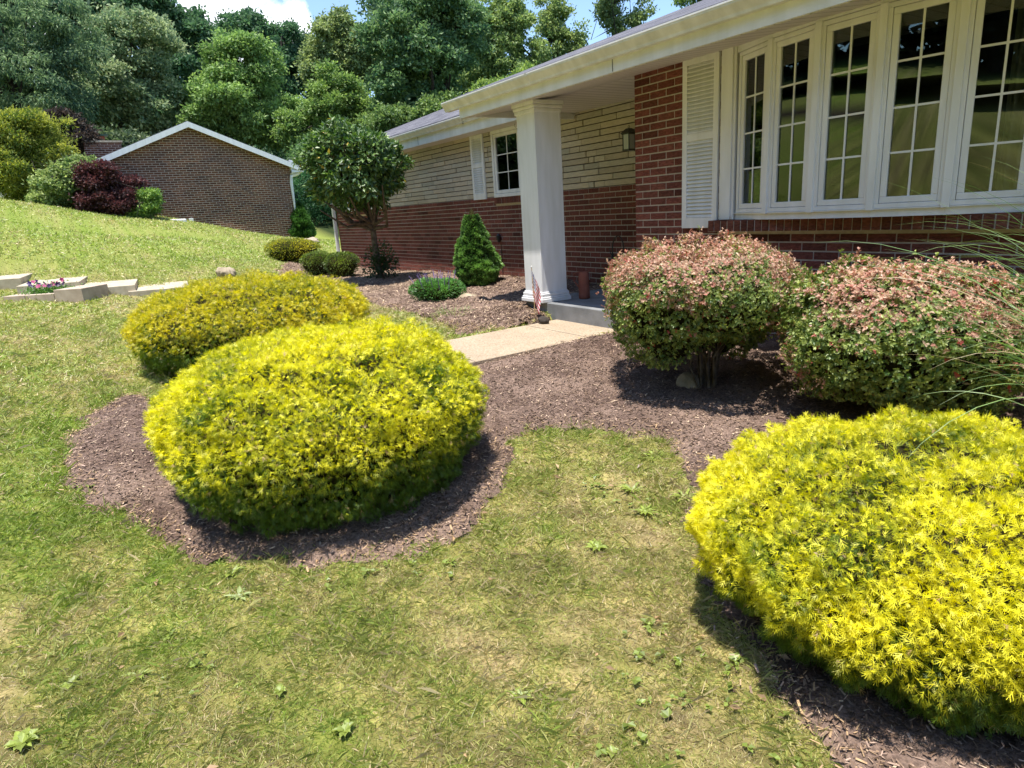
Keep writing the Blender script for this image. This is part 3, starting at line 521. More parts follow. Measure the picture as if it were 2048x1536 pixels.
# ---------------------------------------------------------------- foliage builders
def leafmesh(P,T,Nn,ln,wd,cup=0.15):
    "rhombic leaves: base P, direction T, normal Nn; ln,wd (n,)"
    B=unit(np.cross(T,Nn)); l=ln[:,None]; w=wd[:,None]*.5; Nu=unit(np.cross(B,T))
    return np.stack([P,P+T*l*.45+B*w+Nu*l*cup,P+T*l,P+T*l*.45-B*w+Nu*l*cup],1)
def quads(name,Q,C,mat,parent):
    return arr(name,Q.reshape(-1,3),np.arange(Q.shape[0]*4).reshape(-1,4),mat,parent,col=np.repeat(C,4,0))
def lump(Dr,seed,amp,freq=3.2): return 1+amp*snoise(Dr,seed,freq,14)
def moundpts(n,c,R,ze,Hh,zg,zb,seed,amp=.05,low=.28,p=2.3,taper=.45,sq=(1,1)):
    "points and outward normals on a clipped mound whose widest level is ze"
    th=rng.uniform(0,6.2832,n); under=rng.random(n)<low; u=np.sqrt(rng.random(n)); t=np.arcsin(np.clip(u,0,1))*2/math.pi
    t=np.where(rng.random(n)<.35,1-np.abs(rng.normal(0,.18,n)),t); t=np.clip(t,0,1)
    r=np.sin(t*math.pi/2)**(2/p); z=ze+(Hh-ze)*np.cos(t*math.pi/2)**(2/p); nz=np.cos(t*math.pi/2)**1.2; nr=np.sin(t*math.pi/2)**1.4
    s=rng.random(n)**.9; r=np.where(under,1-taper*s**1.5,r); z=np.where(under,ze-(ze-zb)*s,z); nz=np.where(under,-.35-.3*s,nz); nr=np.where(under,1,nr)
    Nn=unit(np.stack([nr*np.cos(th),nr*np.sin(th),nz+0*th],-1)); Dr=np.stack([r*np.cos(th),r*np.sin(th),(z-ze)/max(Hh,.1)],-1)
    L_=lump(Dr,seed,amp); P=np.stack([c[0]+R*r*L_*np.cos(th)*sq[0],c[1]+R*r*L_*np.sin(th)*sq[1],zg+ze+(z-ze)*L_],-1)
    return P,Nn,L_,s*under
def core(name,c,R,ze,Hh,zg,zb,seed,amp,mat,parent,k=.86,p=2.3,taper=.45,sq=(1,1)):
    th=np.linspace(0,2*math.pi,48,endpoint=False); t=np.r_[np.linspace(0,1,14),np.ones(6)]; s=np.r_[np.zeros(14),np.linspace(.15,1,6)]
    r=np.where(s>0,1-taper*s**1.5,np.sin(t*math.pi/2)**(2/p)); z=np.where(s>0,ze-(ze-zb)*s,ze+(Hh-ze)*np.cos(t*math.pi/2)**(2/p))
    rr,tt=np.meshgrid(r,th,indexing='ij'); zz=np.repeat(z[:,None],48,1); Dr=np.stack([rr*np.cos(tt),rr*np.sin(tt),(zz-ze)/max(Hh,.1)],-1); Lm=lump(Dr.reshape(-1,3),seed,amp).reshape(rr.shape)
    V=np.stack([c[0]+R*k*rr*Lm*np.cos(tt)*sq[0],c[1]+R*k*rr*Lm*np.sin(tt)*sq[1],zg+zb+(ze-zb+(zz-ze)*Lm)*k+.02],-1).reshape(-1,3)
    i=np.arange(len(t)-1)[:,None]*48; j=np.arange(48)[None]; Fc=np.stack([i+j,i+48+j,i+48+(j+1)%48,i+(j+1)%48],-1).reshape(-1,4)
    return arr(name,V,Fc,mat,parent,smooth=True)
M['core']=noisy('inner_twigs',(.016,.014,.007),(.045,.04,.015),18,1.,.8,40,.02,.03)
def stems(name,c,zg,top,n,spread,r,mat,parent,seed=0):
    q=np.random.default_rng(seed); paths=[]
    for k in range(n):
        a=q.uniform(0,6.28); s=q.uniform(.3,1)*spread; b=np.array([c[0]+.05*math.cos(a),c[1]+.05*math.sin(a),zg-.05]); e=np.array([c[0]+s*math.cos(a),c[1]+s*math.sin(a),zg+top*q.uniform(.6,1)])
        m=(b+e)/2+q.normal(0,.04,3)+np.array([-.25*s*math.cos(a),-.25*s*math.sin(a),.03]); paths.append(([b,m,e],[r*q.uniform(.7,1.2),r*.7,r*.3]))
    V,Fc=tube(paths,6); return arr(name,V,Fc,mat,parent)
# golden thread-leaf mounds: every spray is a flat fan of narrow needles
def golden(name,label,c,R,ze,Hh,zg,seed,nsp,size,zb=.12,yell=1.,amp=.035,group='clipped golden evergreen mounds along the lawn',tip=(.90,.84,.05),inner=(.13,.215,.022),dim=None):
    root=empty(name,(c[0],c[1],zg),label,'shrub',group)
    core('inner_branches',c,R,ze,Hh,zg,zb,seed,amp,M['core'],root); stems('stem',c,zg,.4,9,R*.6,.018,M['darkbark'],root,seed)
    P,Nn,Lm,s=moundpts(nsp,c,R,ze,Hh,zg,zb,seed,amp,low=.38,taper=.30)
    if dim: dd_=ray(*dim); Q_=O+dd_*((zg+Hh*.95-EYE)/dd_[2]); g_=np.exp(-((P[:,:2]-Q_[:2])**2).sum(1)/.011); P[:,2]-=.10*g_
    depth=rng.exponential(.028,nsp)+.02*np.clip(-snoise(P,seed+5,9.),0,2); depth*=(rng.random(nsp)<.75); P=P-Nn*depth[:,None]+Nn*(.018*snoise(P,seed+21,14.)+.018*snoise(P,seed+22,34.))[:,None]
    flow=unit(rvec(nsp)*1.0+Nn*.55+np.array([0,0,.12])-np.array([0,0,1.])*(.25+s[:,None]*1.3)*np.clip(1.1-Nn[:,2:3],0,1)); T=flow
    ln=size*rng.uniform(.6,1.35,nsp); Sd=unit(np.cross(T,rvec(nsp)))
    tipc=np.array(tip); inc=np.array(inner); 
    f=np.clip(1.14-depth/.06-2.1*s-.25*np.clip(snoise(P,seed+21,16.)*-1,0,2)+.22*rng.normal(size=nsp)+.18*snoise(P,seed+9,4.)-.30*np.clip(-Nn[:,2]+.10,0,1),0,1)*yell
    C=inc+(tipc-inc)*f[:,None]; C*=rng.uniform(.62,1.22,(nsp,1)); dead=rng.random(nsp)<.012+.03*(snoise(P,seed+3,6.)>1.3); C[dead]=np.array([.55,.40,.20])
    out=[];cc=[]
    K=2
    for j in range(K):
        for sg in (-1,1):
            b=P+T*(ln*(j+.3)/(K+1))[:,None]; l=ln*(.75-.12*j)*rng.uniform(.7,1.2,nsp); d=unit(T*.85+Sd*sg*(.62)+rvec(nsp)*.12); w=np.full(nsp,size*.085)*rng.uniform(.7,1.3,nsp); B=unit(np.cross(d,np.cross(T,Sd)))
            out.append(np.stack([b-B*w[:,None]*.5,b+B*w[:,None]*.5,b+d*l[:,None]+B*w[:,None]*.2,b+d*l[:,None]-B*w[:,None]*.2],1)); cc.append(C*(1+.07*j))
    B=Sd; w=np.full(nsp,size*.10)[:,None]; out.append(np.stack([P-B*w*.5,P+B*w*.5,P+T*ln[:,None]+B*w*.25,P+T*ln[:,None]-B*w*.25],1)); cc.append(C*1.1)
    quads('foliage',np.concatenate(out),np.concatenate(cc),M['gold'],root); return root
golden('golden_cypress','big round golden cypress mound with a dark dimple on top, in its own mulch ring',(-3.60,1.035),.915,.45,.87,.02,101,76000,.028,zb=.035,dim=(650,800))
golden('golden_cypress','golden cypress mound behind the largest round one, browner on its left side',(-6.82,1.36),1.10,.40,.80,.20,102,44000,.036,zb=.06,yell=.86,tip=(.84,.72,.05))
golden('golden_cypress','nearest golden cypress mound at the lower right, cut by the edge of the photo',(-.93,2.20),.745,.28,.61,.05,103,92000,.023,zb=.02)
# barberries: arching stems with rosettes of small oval leaves, pink-bronze at the tips
def barberry(label,c,R,ze,Hh,zg,seed,n,pink,zb,taper,lf=.0155,group='bronze-tipped barberry bushes under the bay window'):
    root=empty('barberry_bush',(c[0],c[1],zg),label,'shrub',group)
    core('inner_branches',c,R,ze,Hh,zg,zb,seed,.13 if seed==201 else .07,M['core'],root,k=.80,taper=taper); stems('stem',(c[0]+.07,c[1]+.07),zg,ze,22,R*.5,.010,M['bark'],root,seed)
    P,Nn,Lm,s=moundpts(n,c,R,ze,Hh,zg,zb,seed,.13 if seed==201 else .07,low=.38,taper=taper); depth=rng.exponential(.035,n)*(rng.random(n)<.7); P=P-Nn*depth[:,None]+Nn*(.022*snoise(P,seed+21,14.)+.012*snoise(P,seed+22,35.))[:,None]
    spr=rng.random(n)<.10; P[spr]+=Nn[spr]*rng.uniform(0,.05,(spr.sum(),1))
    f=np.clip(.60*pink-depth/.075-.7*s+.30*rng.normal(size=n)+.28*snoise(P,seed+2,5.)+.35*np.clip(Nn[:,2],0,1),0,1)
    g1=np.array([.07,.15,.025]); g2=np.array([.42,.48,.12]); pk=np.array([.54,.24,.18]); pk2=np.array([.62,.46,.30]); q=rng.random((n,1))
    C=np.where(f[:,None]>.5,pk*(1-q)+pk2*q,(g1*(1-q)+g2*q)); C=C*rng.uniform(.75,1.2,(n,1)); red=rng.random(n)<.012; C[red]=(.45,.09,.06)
    out=[];cc=[]
    A=unit(Nn+rvec(n)*.55+np.array([0,0,.2])); U=unit(np.cross(A,rvec(n))); V2=np.cross(A,U)
    for j in range(6):
        a=j*1.05+rng.uniform(-.3,.3,n); d=unit(U*np.cos(a)[:,None]+V2*np.sin(a)[:,None]+A*rng.uniform(.2,.9,(n,1))); l=lf*rng.uniform(.7,1.4,n)
        out.append(leafmesh(P+A*(.004*j),d,A+rvec(n)*.2,l,l*.62,.1)); cc.append(C*rng.uniform(.85,1.15,(n,1)))
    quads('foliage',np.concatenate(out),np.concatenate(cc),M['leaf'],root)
barberry('rounded bronze-pink barberry on a bare leg, beside the porch slab and shading a rock',(-3.0,3.42),.62,.66,.96,.21,201,13500,.80,.28,.60)
barberry('wider, greener barberry under the bay window, tangled with long grass blades',(-1.83,3.72),.63,.48,.83,.23,202,11500,.60,.16,.42,lf=.018)
# boxy conifer and small shrubs
def fuzzy(name,label,cat,c,R,ze,Hh,zg,seed,n,lf,cols,mat='leaf',amp=.06,zb=.05,taper=.3,group=None,stemmat='bark',p=2.3,low=.25,sq=(1,1),asp=.5):
    root=empty(name,(c[0],c[1],zg),label,cat,group)
    core('inner_branches',c,R,ze,Hh,zg,zb,seed,amp,M['core'],root,k=.85,taper=taper,p=p,sq=sq); stems('stem',c,zg,min(ze,.5),6,R*.4,.012,M[stemmat],root,seed)
    P,Nn,Lm,s=moundpts(n,c,R,ze,Hh,zg,zb,seed,amp,low=low,taper=taper,p=p,sq=sq); dp=rng.exponential(R*.06,n); P=P-Nn*dp[:,None]
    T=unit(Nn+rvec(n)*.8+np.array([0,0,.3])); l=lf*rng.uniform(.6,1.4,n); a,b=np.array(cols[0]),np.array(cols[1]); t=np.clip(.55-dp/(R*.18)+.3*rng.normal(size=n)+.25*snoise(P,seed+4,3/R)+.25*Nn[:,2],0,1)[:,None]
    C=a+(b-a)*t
    if len(cols)>2: k=(t[:,0]>.75)&(rng.random(n)<.5); C[k]=cols[2]
    C=C*rng.uniform(.75,1.2,(n,1)); quads('foliage',leafmesh(P,T,Nn+rvec(n)*.5,l,l*asp,.08),C,M[mat],root); return root
def cone(name,label,c,R,Hh,zg,seed,n,lf,cols,cat='tree'):
    root=empty(name,(c[0],c[1],zg),label,cat); r=np.random.default_rng(seed)
    u=1-np.sqrt(1-rng.random(n)*.985); th=rng.uniform(0,6.283,n); prof=lambda u: (1-u)**.8*np.clip(.55+2.2*u+.0,0,1)+.02
    base=prof(u); Dr=np.stack([np.cos(th),np.sin(th),u*3],-1); Lm=1+.10*snoise(Dr,seed,3.)+.07*snoise(Dr,seed+1,9.); rr=R*base*Lm*(1-rng.exponential(.06,n)); rr=np.maximum(rr,.003)
    P=np.stack([c[0]+rr*np.cos(th),c[1]+rr*np.sin(th),zg+.04+u*(Hh-.05)],-1); Nn=unit(np.stack([np.cos(th),np.sin(th),.45+0*th],-1))
    T=unit(Nn+rvec(n)*.55+np.array([0,0,.35])); l=lf*rng.uniform(.6,1.4,n); a,b=np.array(cols[0]),np.array(cols[1]); t=np.clip((rr/(R*base+.02)-.85)*3+.3*rng.normal(size=n)+.25,0,1)[:,None]; C=(a+(b-a)*t)*rng.uniform(.8,1.2,(n,1))
    out=[leafmesh(P,T,rvec(n),l,l*.28,0.)]; cc=[C]
    for j in range(3): d=unit(T+rvec(n)*.7); out.append(leafmesh(P,d,rvec(n),l*.8,l*.24,0.)); cc.append(C)
    quads('foliage',np.concatenate(out),np.concatenate(cc),M['leaf'],root)
    uu=np.linspace(0,1,16); V,Fc=tube([([(c[0],c[1],zg+.06+x*(Hh*.9)) for x in uu],[R*.80*float(prof(np.array(x)))+.004 for x in uu])],20); arr('inner_branches',V,Fc,M['core'],root,smooth=True)
    V,Fc=tube([([(c[0],c[1],zg-.05),(c[0],c[1],zg+.2)],[.03,.025])],8); arr('trunk',V,Fc,M['bark'],root); return root
cone('dwarf_spruce','bright green cone-shaped dwarf spruce standing in mulch before the brick wall',(-8.62,5.02),.40,1.25,.37,301,19000,.034,[(.06,.14,.03),(.25,.45,.10)])
y1=gp(602,527); y2=gp(640,556); y3=gp(675,558)
fuzzy('clipped_shrub','yellow-green clipped shrub at the far end of the mulch bed','shrub',(y1[0]-.5,y1[1]),.74,.33,.62,float(hz(y1[0],y1[1])),311,6500,.035,[(.08,.13,.02),(.62,.58,.07),(.75,.66,.08)],mat='gold',group='small clipped shrubs beside the wing')
fuzzy('clipped_shrub','rounded dark green boxwood, left one of the touching pair','shrub',(y2[0]-.15,y2[1]+.06),.33,.26,.50,float(hz(y2[0],y2[1])),312,4200,.028,[(.06,.11,.02),(.28,.38,.06)],group='small clipped shrubs beside the wing')
fuzzy('clipped_shrub','rounded dark green boxwood, right one of the touching pair','shrub',(y3[0],y3[1]+.12),.34,.27,.50,float(hz(y3[0],y3[1])),313,4200,.028,[(.06,.11,.02),(.28,.38,.06)],group='small clipped shrubs beside the wing')
y4=gp(868,608); fuzzy('salvia_plant','low bright green salvia clump with faint purple spikes in front of the cone spruce','plant',(y4[0]-.05,y4[1]+.1),.29,.13,.33,float(hz(y4[0],y4[1])),314,4600,.036,[(.07,.20,.04),(.24,.50,.11)],amp=.14,low=.15,asp=.32)
sp=[];q=np.random.default_rng(5)
for k in range(26):
    a=q.uniform(0,6.28); r=q.uniform(.05,.30); b=np.array([y4[0]-.05+r*math.cos(a),y4[1]+.1+r*math.sin(a),float(hz(y4[0],y4[1]))+.18]); sp.append(([b,b+np.array([.04*math.cos(a)-.03,.04*math.sin(a),.12]),b+np.array([.08*math.cos(a)-.05,.08*math.sin(a),.20+q.uniform(0,.05)])],[.003,.006,.003]))
M['purple']=noisy('flower_purple',(.12,.08,.2),(.2,.14,.3),30,.8,0)
for s_p in sp: V,Fc=tube([s_p],5); arr('flower_spike',V,Fc,M['purple'],bpy.data.objects['salvia_plant'])
# straplike leaves
def strap(name,label,cat,c,n,ln,w,seed,cols,arch,parent=None,spread=.06,azm=None,mat='leaf',up0=(1.0,.4),group=None,seg=9):
    q=np.random.default_rng(seed); root=empty(name,c,label,cat,group) if parent is None else parent
    a=q.uniform(0,6.283,n) if azm is None else q.normal(azm[0],azm[1],n); el=np.clip(q.normal(up0[0],up0[1],n),.15,1.5); l=ln*q.uniform(.55,1.1,n); t=np.linspace(0,1,seg)
    P0=np.array(c)+np.stack([spread*np.cos(a)*q.random(n),spread*np.sin(a)*q.random(n),np.zeros(n)],-1); h=np.stack([np.cos(a),np.sin(a),0*a],-1)
    ang=el[:,None]-arch*q.uniform(.6,1.3,(n,1))*t[None]**1.6; ds=l[:,None]/(seg-1); hx=np.cumsum(np.cos(ang)*ds,1); hv=np.cumsum(np.sin(ang)*ds,1); hx=np.c_[np.zeros(n),hx[:,:-1]]; hv=np.c_[np.zeros(n),hv[:,:-1]]
    C0=P0[:,None]+h[:,None]*hx[...,None]+np.array([0,0,1.])*hv[...,None]; sd=np.stack([-np.sin(a),np.cos(a),0*a],-1); tw=q.normal(0,.5,n); sd=unit(sd*np.cos(tw)[:,None]+np.array([0,0,1.])*np.sin(tw)[:,None])
    ww=(w*np.clip(1.15-t**2.2*1.1,0.03,1)*np.clip(t*6+.5,0,1))[None,:,None]*q.uniform(.7,1.2,(n,1,1)); V=np.stack([C0-sd[:,None]*ww*.5,C0+sd[:,None]*ww*.5],2).reshape(-1,3)
    i=np.arange(n)[:,None]*seg*2+np.arange(seg-1)[None]*2; Fc=np.stack([i,i+1,i+3,i+2],-1).reshape(-1,4); c1,c2=np.array(cols[0]),np.array(cols[1]); cc=(c1+(c2-c1)*q.random((n,1)))*q.uniform(.8,1.2,(n,1)); dd=q.random(n)<.07; cc[dd]=(.45,.36,.18)
    arr('blades',V,Fc,M[mat],root,col=np.repeat(cc,seg*2,0)); return root
gb_=np.array([-.60,3.5]); strap('ornamental_grass','tall arching green ornamental grass spilling in from the right edge','grass clump',(gb_[0],gb_[1],float(hz(*gb_))),560,1.62,.0060,401,[(.07,.17,.04),(.26,.40,.12)],1.62,up0=(1.36,.20),spread=.16,seg=14)
y5=gp(905,634); strap('grass_tuft','loose tuft of grass growing at the mulch edge below the salvia','grass clump',(y5[0],y5[1],float(hz(y5[0],y5[1]))),160,.17,.006,402,[(.14,.25,.05),(.34,.38,.12)],1.6,spread=.22)
# rocks
def rock(label,P,r,seed,mat='rock',sc=(1,1,.6)):
    import bmesh
    bm=bmesh.new(); bmesh.ops.create_icosphere(bm,subdivisions=4,radius=1); me=bpy.data.meshes.new('rock'); bm.to_mesh(me); bm.free()
    V=np.array([v.co[:] for v in me.vertices]); k=1+.14*snoise(V,seed,1.6)+.05*snoise(V,seed+1,5.); V=V*k[:,None]*np.array(sc)*r+np.array(P); me.vertices.foreach_set('co',V.astype(np.float32).ravel()); me.polygons.foreach_set('use_smooth',np.ones(len(me.polygons),bool)); me.update()
    o=link(me,'rock',M[mat]); return tag(o,label,'rock')
p=gp(1378,780); rock('round tan field stone in the shade under the bronze barberry',(p[0],p[1],p[2]+.035),.105,11,sc=(1.1,.8,.75))
p=gp(938,600); rock('low flat tan stone at the foot of the cone spruce',(p[0],p[1],p[2]+.0),.20,12,sc=(1,.7,.35))
p=gp(450,556); rock('small pale stone on the lawn just behind the golden mounds',(p[0],p[1],p[2]+.07),.19,13,sc=(1,.8,.7))
p=gp(400,238) if False else gp(622,484); rock('small rock beside the neighbour house corner conifer',(p[0],p[1],p[2]+.03),.24,14,sc=(1,1,.5))
# ---------------------------------------------------------------- round ball-headed tree
def limbs(base,top,r0,r1,ends,q,bend=.08,start=.6):
    base=np.array(base,float); top=np.array(top,float); m=(base+top)/2+q.normal(0,bend*.3,3)*np.array([1,1,0]); paths=[([base,m,top],[r0,(r0+r1)/2,r1])]
    for e in ends:
        t=q.uniform(start,1.0); s=base+(top-base)*t; e=np.array(e); mm=s+(e-s)*.5+q.normal(0,bend,3)+np.array([0,0,-.1*np.linalg.norm(e-s)]); paths.append(([s,mm,e],[r1*.75,r1*.5,r1*.15]))
    return paths
bt=np.array([-11.27,4.6,.40]); cc_=np.array([-11.02,4.22,2.37])
root=empty('ball_headed_tree',tuple(bt),'small round-headed glossy green tree on a slim leaning trunk by the wing','tree'); q=np.random.default_rng(9)
ends=[cc_+np.array([math.cos(a)*r,math.sin(a)*r,z]) for a,r,z in zip(q.uniform(0,6.28,16),q.uniform(.35,.85,16),q.uniform(-.75,.3,16))]
V,Fc=tube(limbs(bt-np.array([0,0,.1]),(-11.2,4.5,1.52),.062,.05,ends,q,.07,.82),9); arr('trunk',V,Fc,M['bark'],root,smooth=True)
n=11500; D_=rvec(n); Dz=D_.copy(); rad=(.82+.07*snoise(D_,55,3.)+.07*snoise(D_,56,7.))*.84*(1-rng.exponential(.10,n)); Pt=cc_+D_*rad[:,None]*np.array([1.16,1.16,.84]); Pt[:,2]-=np.where(D_[:,2]<-.3,rng.uniform(-.05,.12,n),0)
T=unit(D_*.6+rvec(n)*.7+np.array([0,0,-.15])); l=rng.uniform(.06,.12,n); C=np.array([.035,.095,.018])+(np.array([.20,.32,.065])-np.array([.035,.095,.018]))*rng.random((n,1))**1.6; yl=rng.random(n)<.012; C[yl]=(.55,.42,.08)
kq=core('inner_branches',cc_[:2],.52,.45,.82,cc_[2]-.42,.12,57,.1,M['core'],root,k=.95,p=2.0,taper=.35); quads('crown',leafmesh(Pt,T,unit(D_*.8+rvec(n)*.6+np.array([0,0,.5])),l,l*.5,.10),C,M['gleaf'],root)
n=1500; D_=rvec(n); V=bt+D_*rng.uniform(.1,1,(n,1))*np.array([.33,.33,.42])+np.array([.02,0,.30]); V[:,2]=np.maximum(V[:,2],.41); l=rng.uniform(.03,.07,n); quads('basal_shoots',leafmesh(V,unit(D_+rvec(n)*.6),rvec(n),l,l*.55),np.array([.025,.06,.015])*rng.uniform(.6,1.8,(n,1)),M['leaf'],root)
# ---------------------------------------------------------------- small things
# flag
fp=np.array([-5.69,4.0,.36]); fl=empty('small_flag',tuple(fp),'small stars and stripes flag on a thin wooden stick before the porch column','flag')
V,Fc=tube([([(fp[0],fp[1],.30),(fp[0]+.005,fp[1],.62),(fp[0]-.015,fp[1],.905)],.0045)],6); M['stick']=noisy('pale_wood',(.45,.32,.16),(.55,.40,.22),20,.7,0); arr('stick',V,Fc,M['stick'],fl)
V,Fc=tube([([(fp[0]-.015,fp[1],.903),(fp[0]-.015,fp[1],.912),(fp[0]-.016,fp[1],.928)],[.006,.008,.002])],7); arr('finial',V,Fc,M['gutter'],fl)
def flagmesh():
    nu,nv=40,26; V=[];Fs=[];ci=[]
    for i in range(nu+1):
        for j in range(nv+1):
            u=i/nu; v=j/nv   # u along the fly, v from top (0) to bottom (1) of the hoist
            # limp cloth: the hoist hugs the stick, the fly droops and folds
            zt=.885-.27*v; fold=.018*math.sin(u*9+v*2)*u
            h_=-.004+u*.105*(1-.15*v)*(1-.25*u)+.010*math.sin(v*5)*u; x=fp[0]-.006+h_*.54-fold*.8; y=fp[1]-.004+h_*.84+fold*.4; z=zt-u*.21-.02*math.sin(u*3)
            V.append((x,y,z))
    me=[]
    for i in range(nu):
        for j in range(nv):
            a=i*(nv+1)+j; Fs.append((a,a+1,a+nv+2,a+nv+1)); st=int(j/nv*13); canton=(i/nu<.4 and st<7)
            if canton:
                u=i/nu/.4*7; v=j/nv/(7/13)*6; star=(int(u*2)+int(v*1.5))%2==0 and (u*2%1)>.2 
                ci.append(2 if not star else 1)
            else: ci.append(0 if st%2==0 else 1)
    o=poly('cloth',V,Fs,None,fl,smooth=True)
    for nm,c in (('flag_red',(.50,.03,.05)),('flag_white',(.75,.73,.72)),('flag_blue',(.03,.04,.16))):
        m,nt,b=newmat(nm); setb(b,c,.8,.1); o.data.materials.append(m)
    o.data.polygons.foreach_set('material_index',ci); o.data.update()
flagmesh()
# watering can / tall crock beside the column
P0=(-5.70,4.70,.494); root=empty('tall_crock',P0,'tall rust-red cylindrical crock behind the column base on the porch','pot')
pr=[(.052,0),(.062,.006),(.062,.04),(.060,.15),(.060,.27),(.052,.30),(.046,.305),(.046,.28),(.054,.26),(.054,.02),(0.001,.02)]
th=np.linspace(0,2*math.pi,32,endpoint=False); V=np.array([(P0[0]+r*math.cos(t),P0[1]+r*math.sin(t),P0[2]+z) for r,z in pr for t in th]); i=np.arange(len(pr)-1)[:,None]*32; j=np.arange(32)[None]
arr('body',V,np.stack([i+j,i+32+j,i+32+(j+1)%32,i+(j+1)%32],-1).reshape(-1,4),M['terracotta'],root,smooth=True)
V,Fc=tube([([(P0[0]-.055,P0[1]-.02,P0[2]+.29),(P0[0]-.12,P0[1]-.04,P0[2]+.28),(P0[0]-.13,P0[1]-.04,P0[2]+.20),(P0[0]-.06,P0[1]-.02,P0[2]+.12)],[.010,.010,.009,.008])],7); arr('handle',V,Fc,M['terracotta'],root)
# twisted iron plant hook
b=np.array([-6.02,5.42,.5]); root=empty('iron_garden_hook',tuple(b),'black twisted wrought-iron garden hook rising behind the bronze barberry','garden hook')
t=np.linspace(0,1,20); main=[(b[0],b[1],.5+.38*x) for x in t]; arc=[(b[0]+.10-.10*math.cos(a),b[1],.97+.16*math.sin(a)) for a in np.linspace(0,3.3,16)]; tw=[(b[0]+.013*math.sin(x*26),b[1]+.013*math.cos(x*26),.62+.30*x) for x in t]
tw2=[(b[0]-.013*math.sin(x*26),b[1]-.013*math.cos(x*26),.62+.30*x) for x in t]; V,Fc=tube([(main+[(b[0],b[1],.97)]+arc,.007),(tw,.008),(tw2,.008),([(b[0],b[1],.88),(b[0]-.035,b[1],.93),(b[0]-.05,b[1],.99)],.005)],7); arr('rod',V,Fc,M['black'],root)
V,Fc=tube([([(b[0]+.2,b[1],.5),(b[0]+.2,b[1],.97)],.006)],7); arr('second_rod',V,Fc,M['black'],root)
# solar light lying by the slab
p=gp(1078,642); V,Fc=boxes([(p[0]-.02,p[0]+.10,p[1]-.03,p[1]+.05,p[2]-.02,p[2]+.045)]); o=rock('small dark lump of bark at the walkway corner below the flag',(p[0]+.05,p[1]+.02,p[2]+.015),.055,15,'darkbark',(1.2,.8,.7))
# pale wooden plant tag
p=gp(1527,846); V,Fc=boxes([(p[0]-.008,p[0]+.008,p[1]-.002,p[1]+.002,p[2]-.03,p[2]+.055)]); o=arr('plant_tag',V,Fc,M['stick'],None); bev(o,.001,1); tag(o,'thin pale wooden plant tag stuck upright in the mulch bed','plant tag')
# steps up the lawn
def slab(label,fl,frt,bl,z0,z1):
    fl,frt=np.array(fl),np.array(frt); e=np.array(bl); V=[]
    for z in (z0,z1):
        for p in (fl,frt,frt+e,fl+e): V.append((p[0],p[1],z))
    o=poly('garden_step',V,[(0,3,2,1),(4,5,6,7),(0,1,5,4),(1,2,6,5),(2,3,7,6),(3,0,4,7)],M['steps']); bev(o,.008,2); return tag(o,label,'step','concrete steps climbing the lawn')
slab('lowest concrete lawn step, its right end tucked behind the golden mound',(-11.70,.62),(-11.50,1.46),(-1.35,.15),.45,.645)
slab('second lawn step from the golden mound, right of the flower planter',(-12.05,-.10),(-11.76,.735),(-1.45,.15),.5,.735)
slab('third lawn step up, directly behind the flower planter',(-12.74,-.80),(-12.53,.03),(-1.5,.15),.6,.822)
slab('topmost lawn step, cut by the left edge of the photo',(-13.7,-1.65),(-13.46,-.76),(-1.6,.12),.7,.915)
# planter of blocks with petunias
pl=empty('block_planter',(-11.6,-.35,.6),'long low planter box of tan concrete blocks with petunias in it','planter')
def qb(name,P,z0,z1,mat,parent):
    V=[(x,y,z) for z in (z0,z1) for x,y in P]; n=len(P); o=poly(name,V,[tuple(range(n))[::-1],tuple(range(n,2*n))]+[(i,(i+1)%n,(i+1)%n+n,i+n) for i in range(n)],mat,parent); return bev(o,.006,2)
A=np.array(gp(8,601)[:2]); Bq=np.array(gp(169,606)[:2]); dirn=(Bq-A)/np.linalg.norm(Bq-A); crs=np.array([-dirn[1],dirn[0]]); crs=crs if crs[0]<0 else -crs
zt_=float(hz(*Bq))+.21; LN_=np.linalg.norm(Bq-A); wd=.62
def Q(a0,a1,c0,c1): return [tuple(A+dirn*a+crs*c) for a,c in ((a0,c0),(a1,c0),(a1,c1),(a0,c1))]
M['block']=noisy('concrete_block',(.40,.31,.24),(.52,.42,.33),7,.9,.5,80,.15,.004)
e=LN_-.42
for a0,a1,c0,c1,z1 in ((0,e*.42,0,.13,zt_-.05),(e*.42+.006,e,0,.13,zt_-.05),(0,e*.5,wd-.13,wd,zt_-.05),(e*.5+.006,e,wd-.13,wd,zt_-.05),(0,.2,.136,wd-.136,zt_-.05),(e+.006,LN_,0,wd,zt_)): qb('block',Q(a0,a1,c0,c1),zt_-.35,z1,M['block'],pl)
qb('block',Q(e+.012,LN_-.004,.01,wd-.01),zt_-.38,zt_-.098,M['block'],pl) if False else None
qb('soil',Q(.21,e,.137,wd-.137),zt_-.3,zt_-.09,M['darkbark'],pl)
q=np.random.default_rng(77)
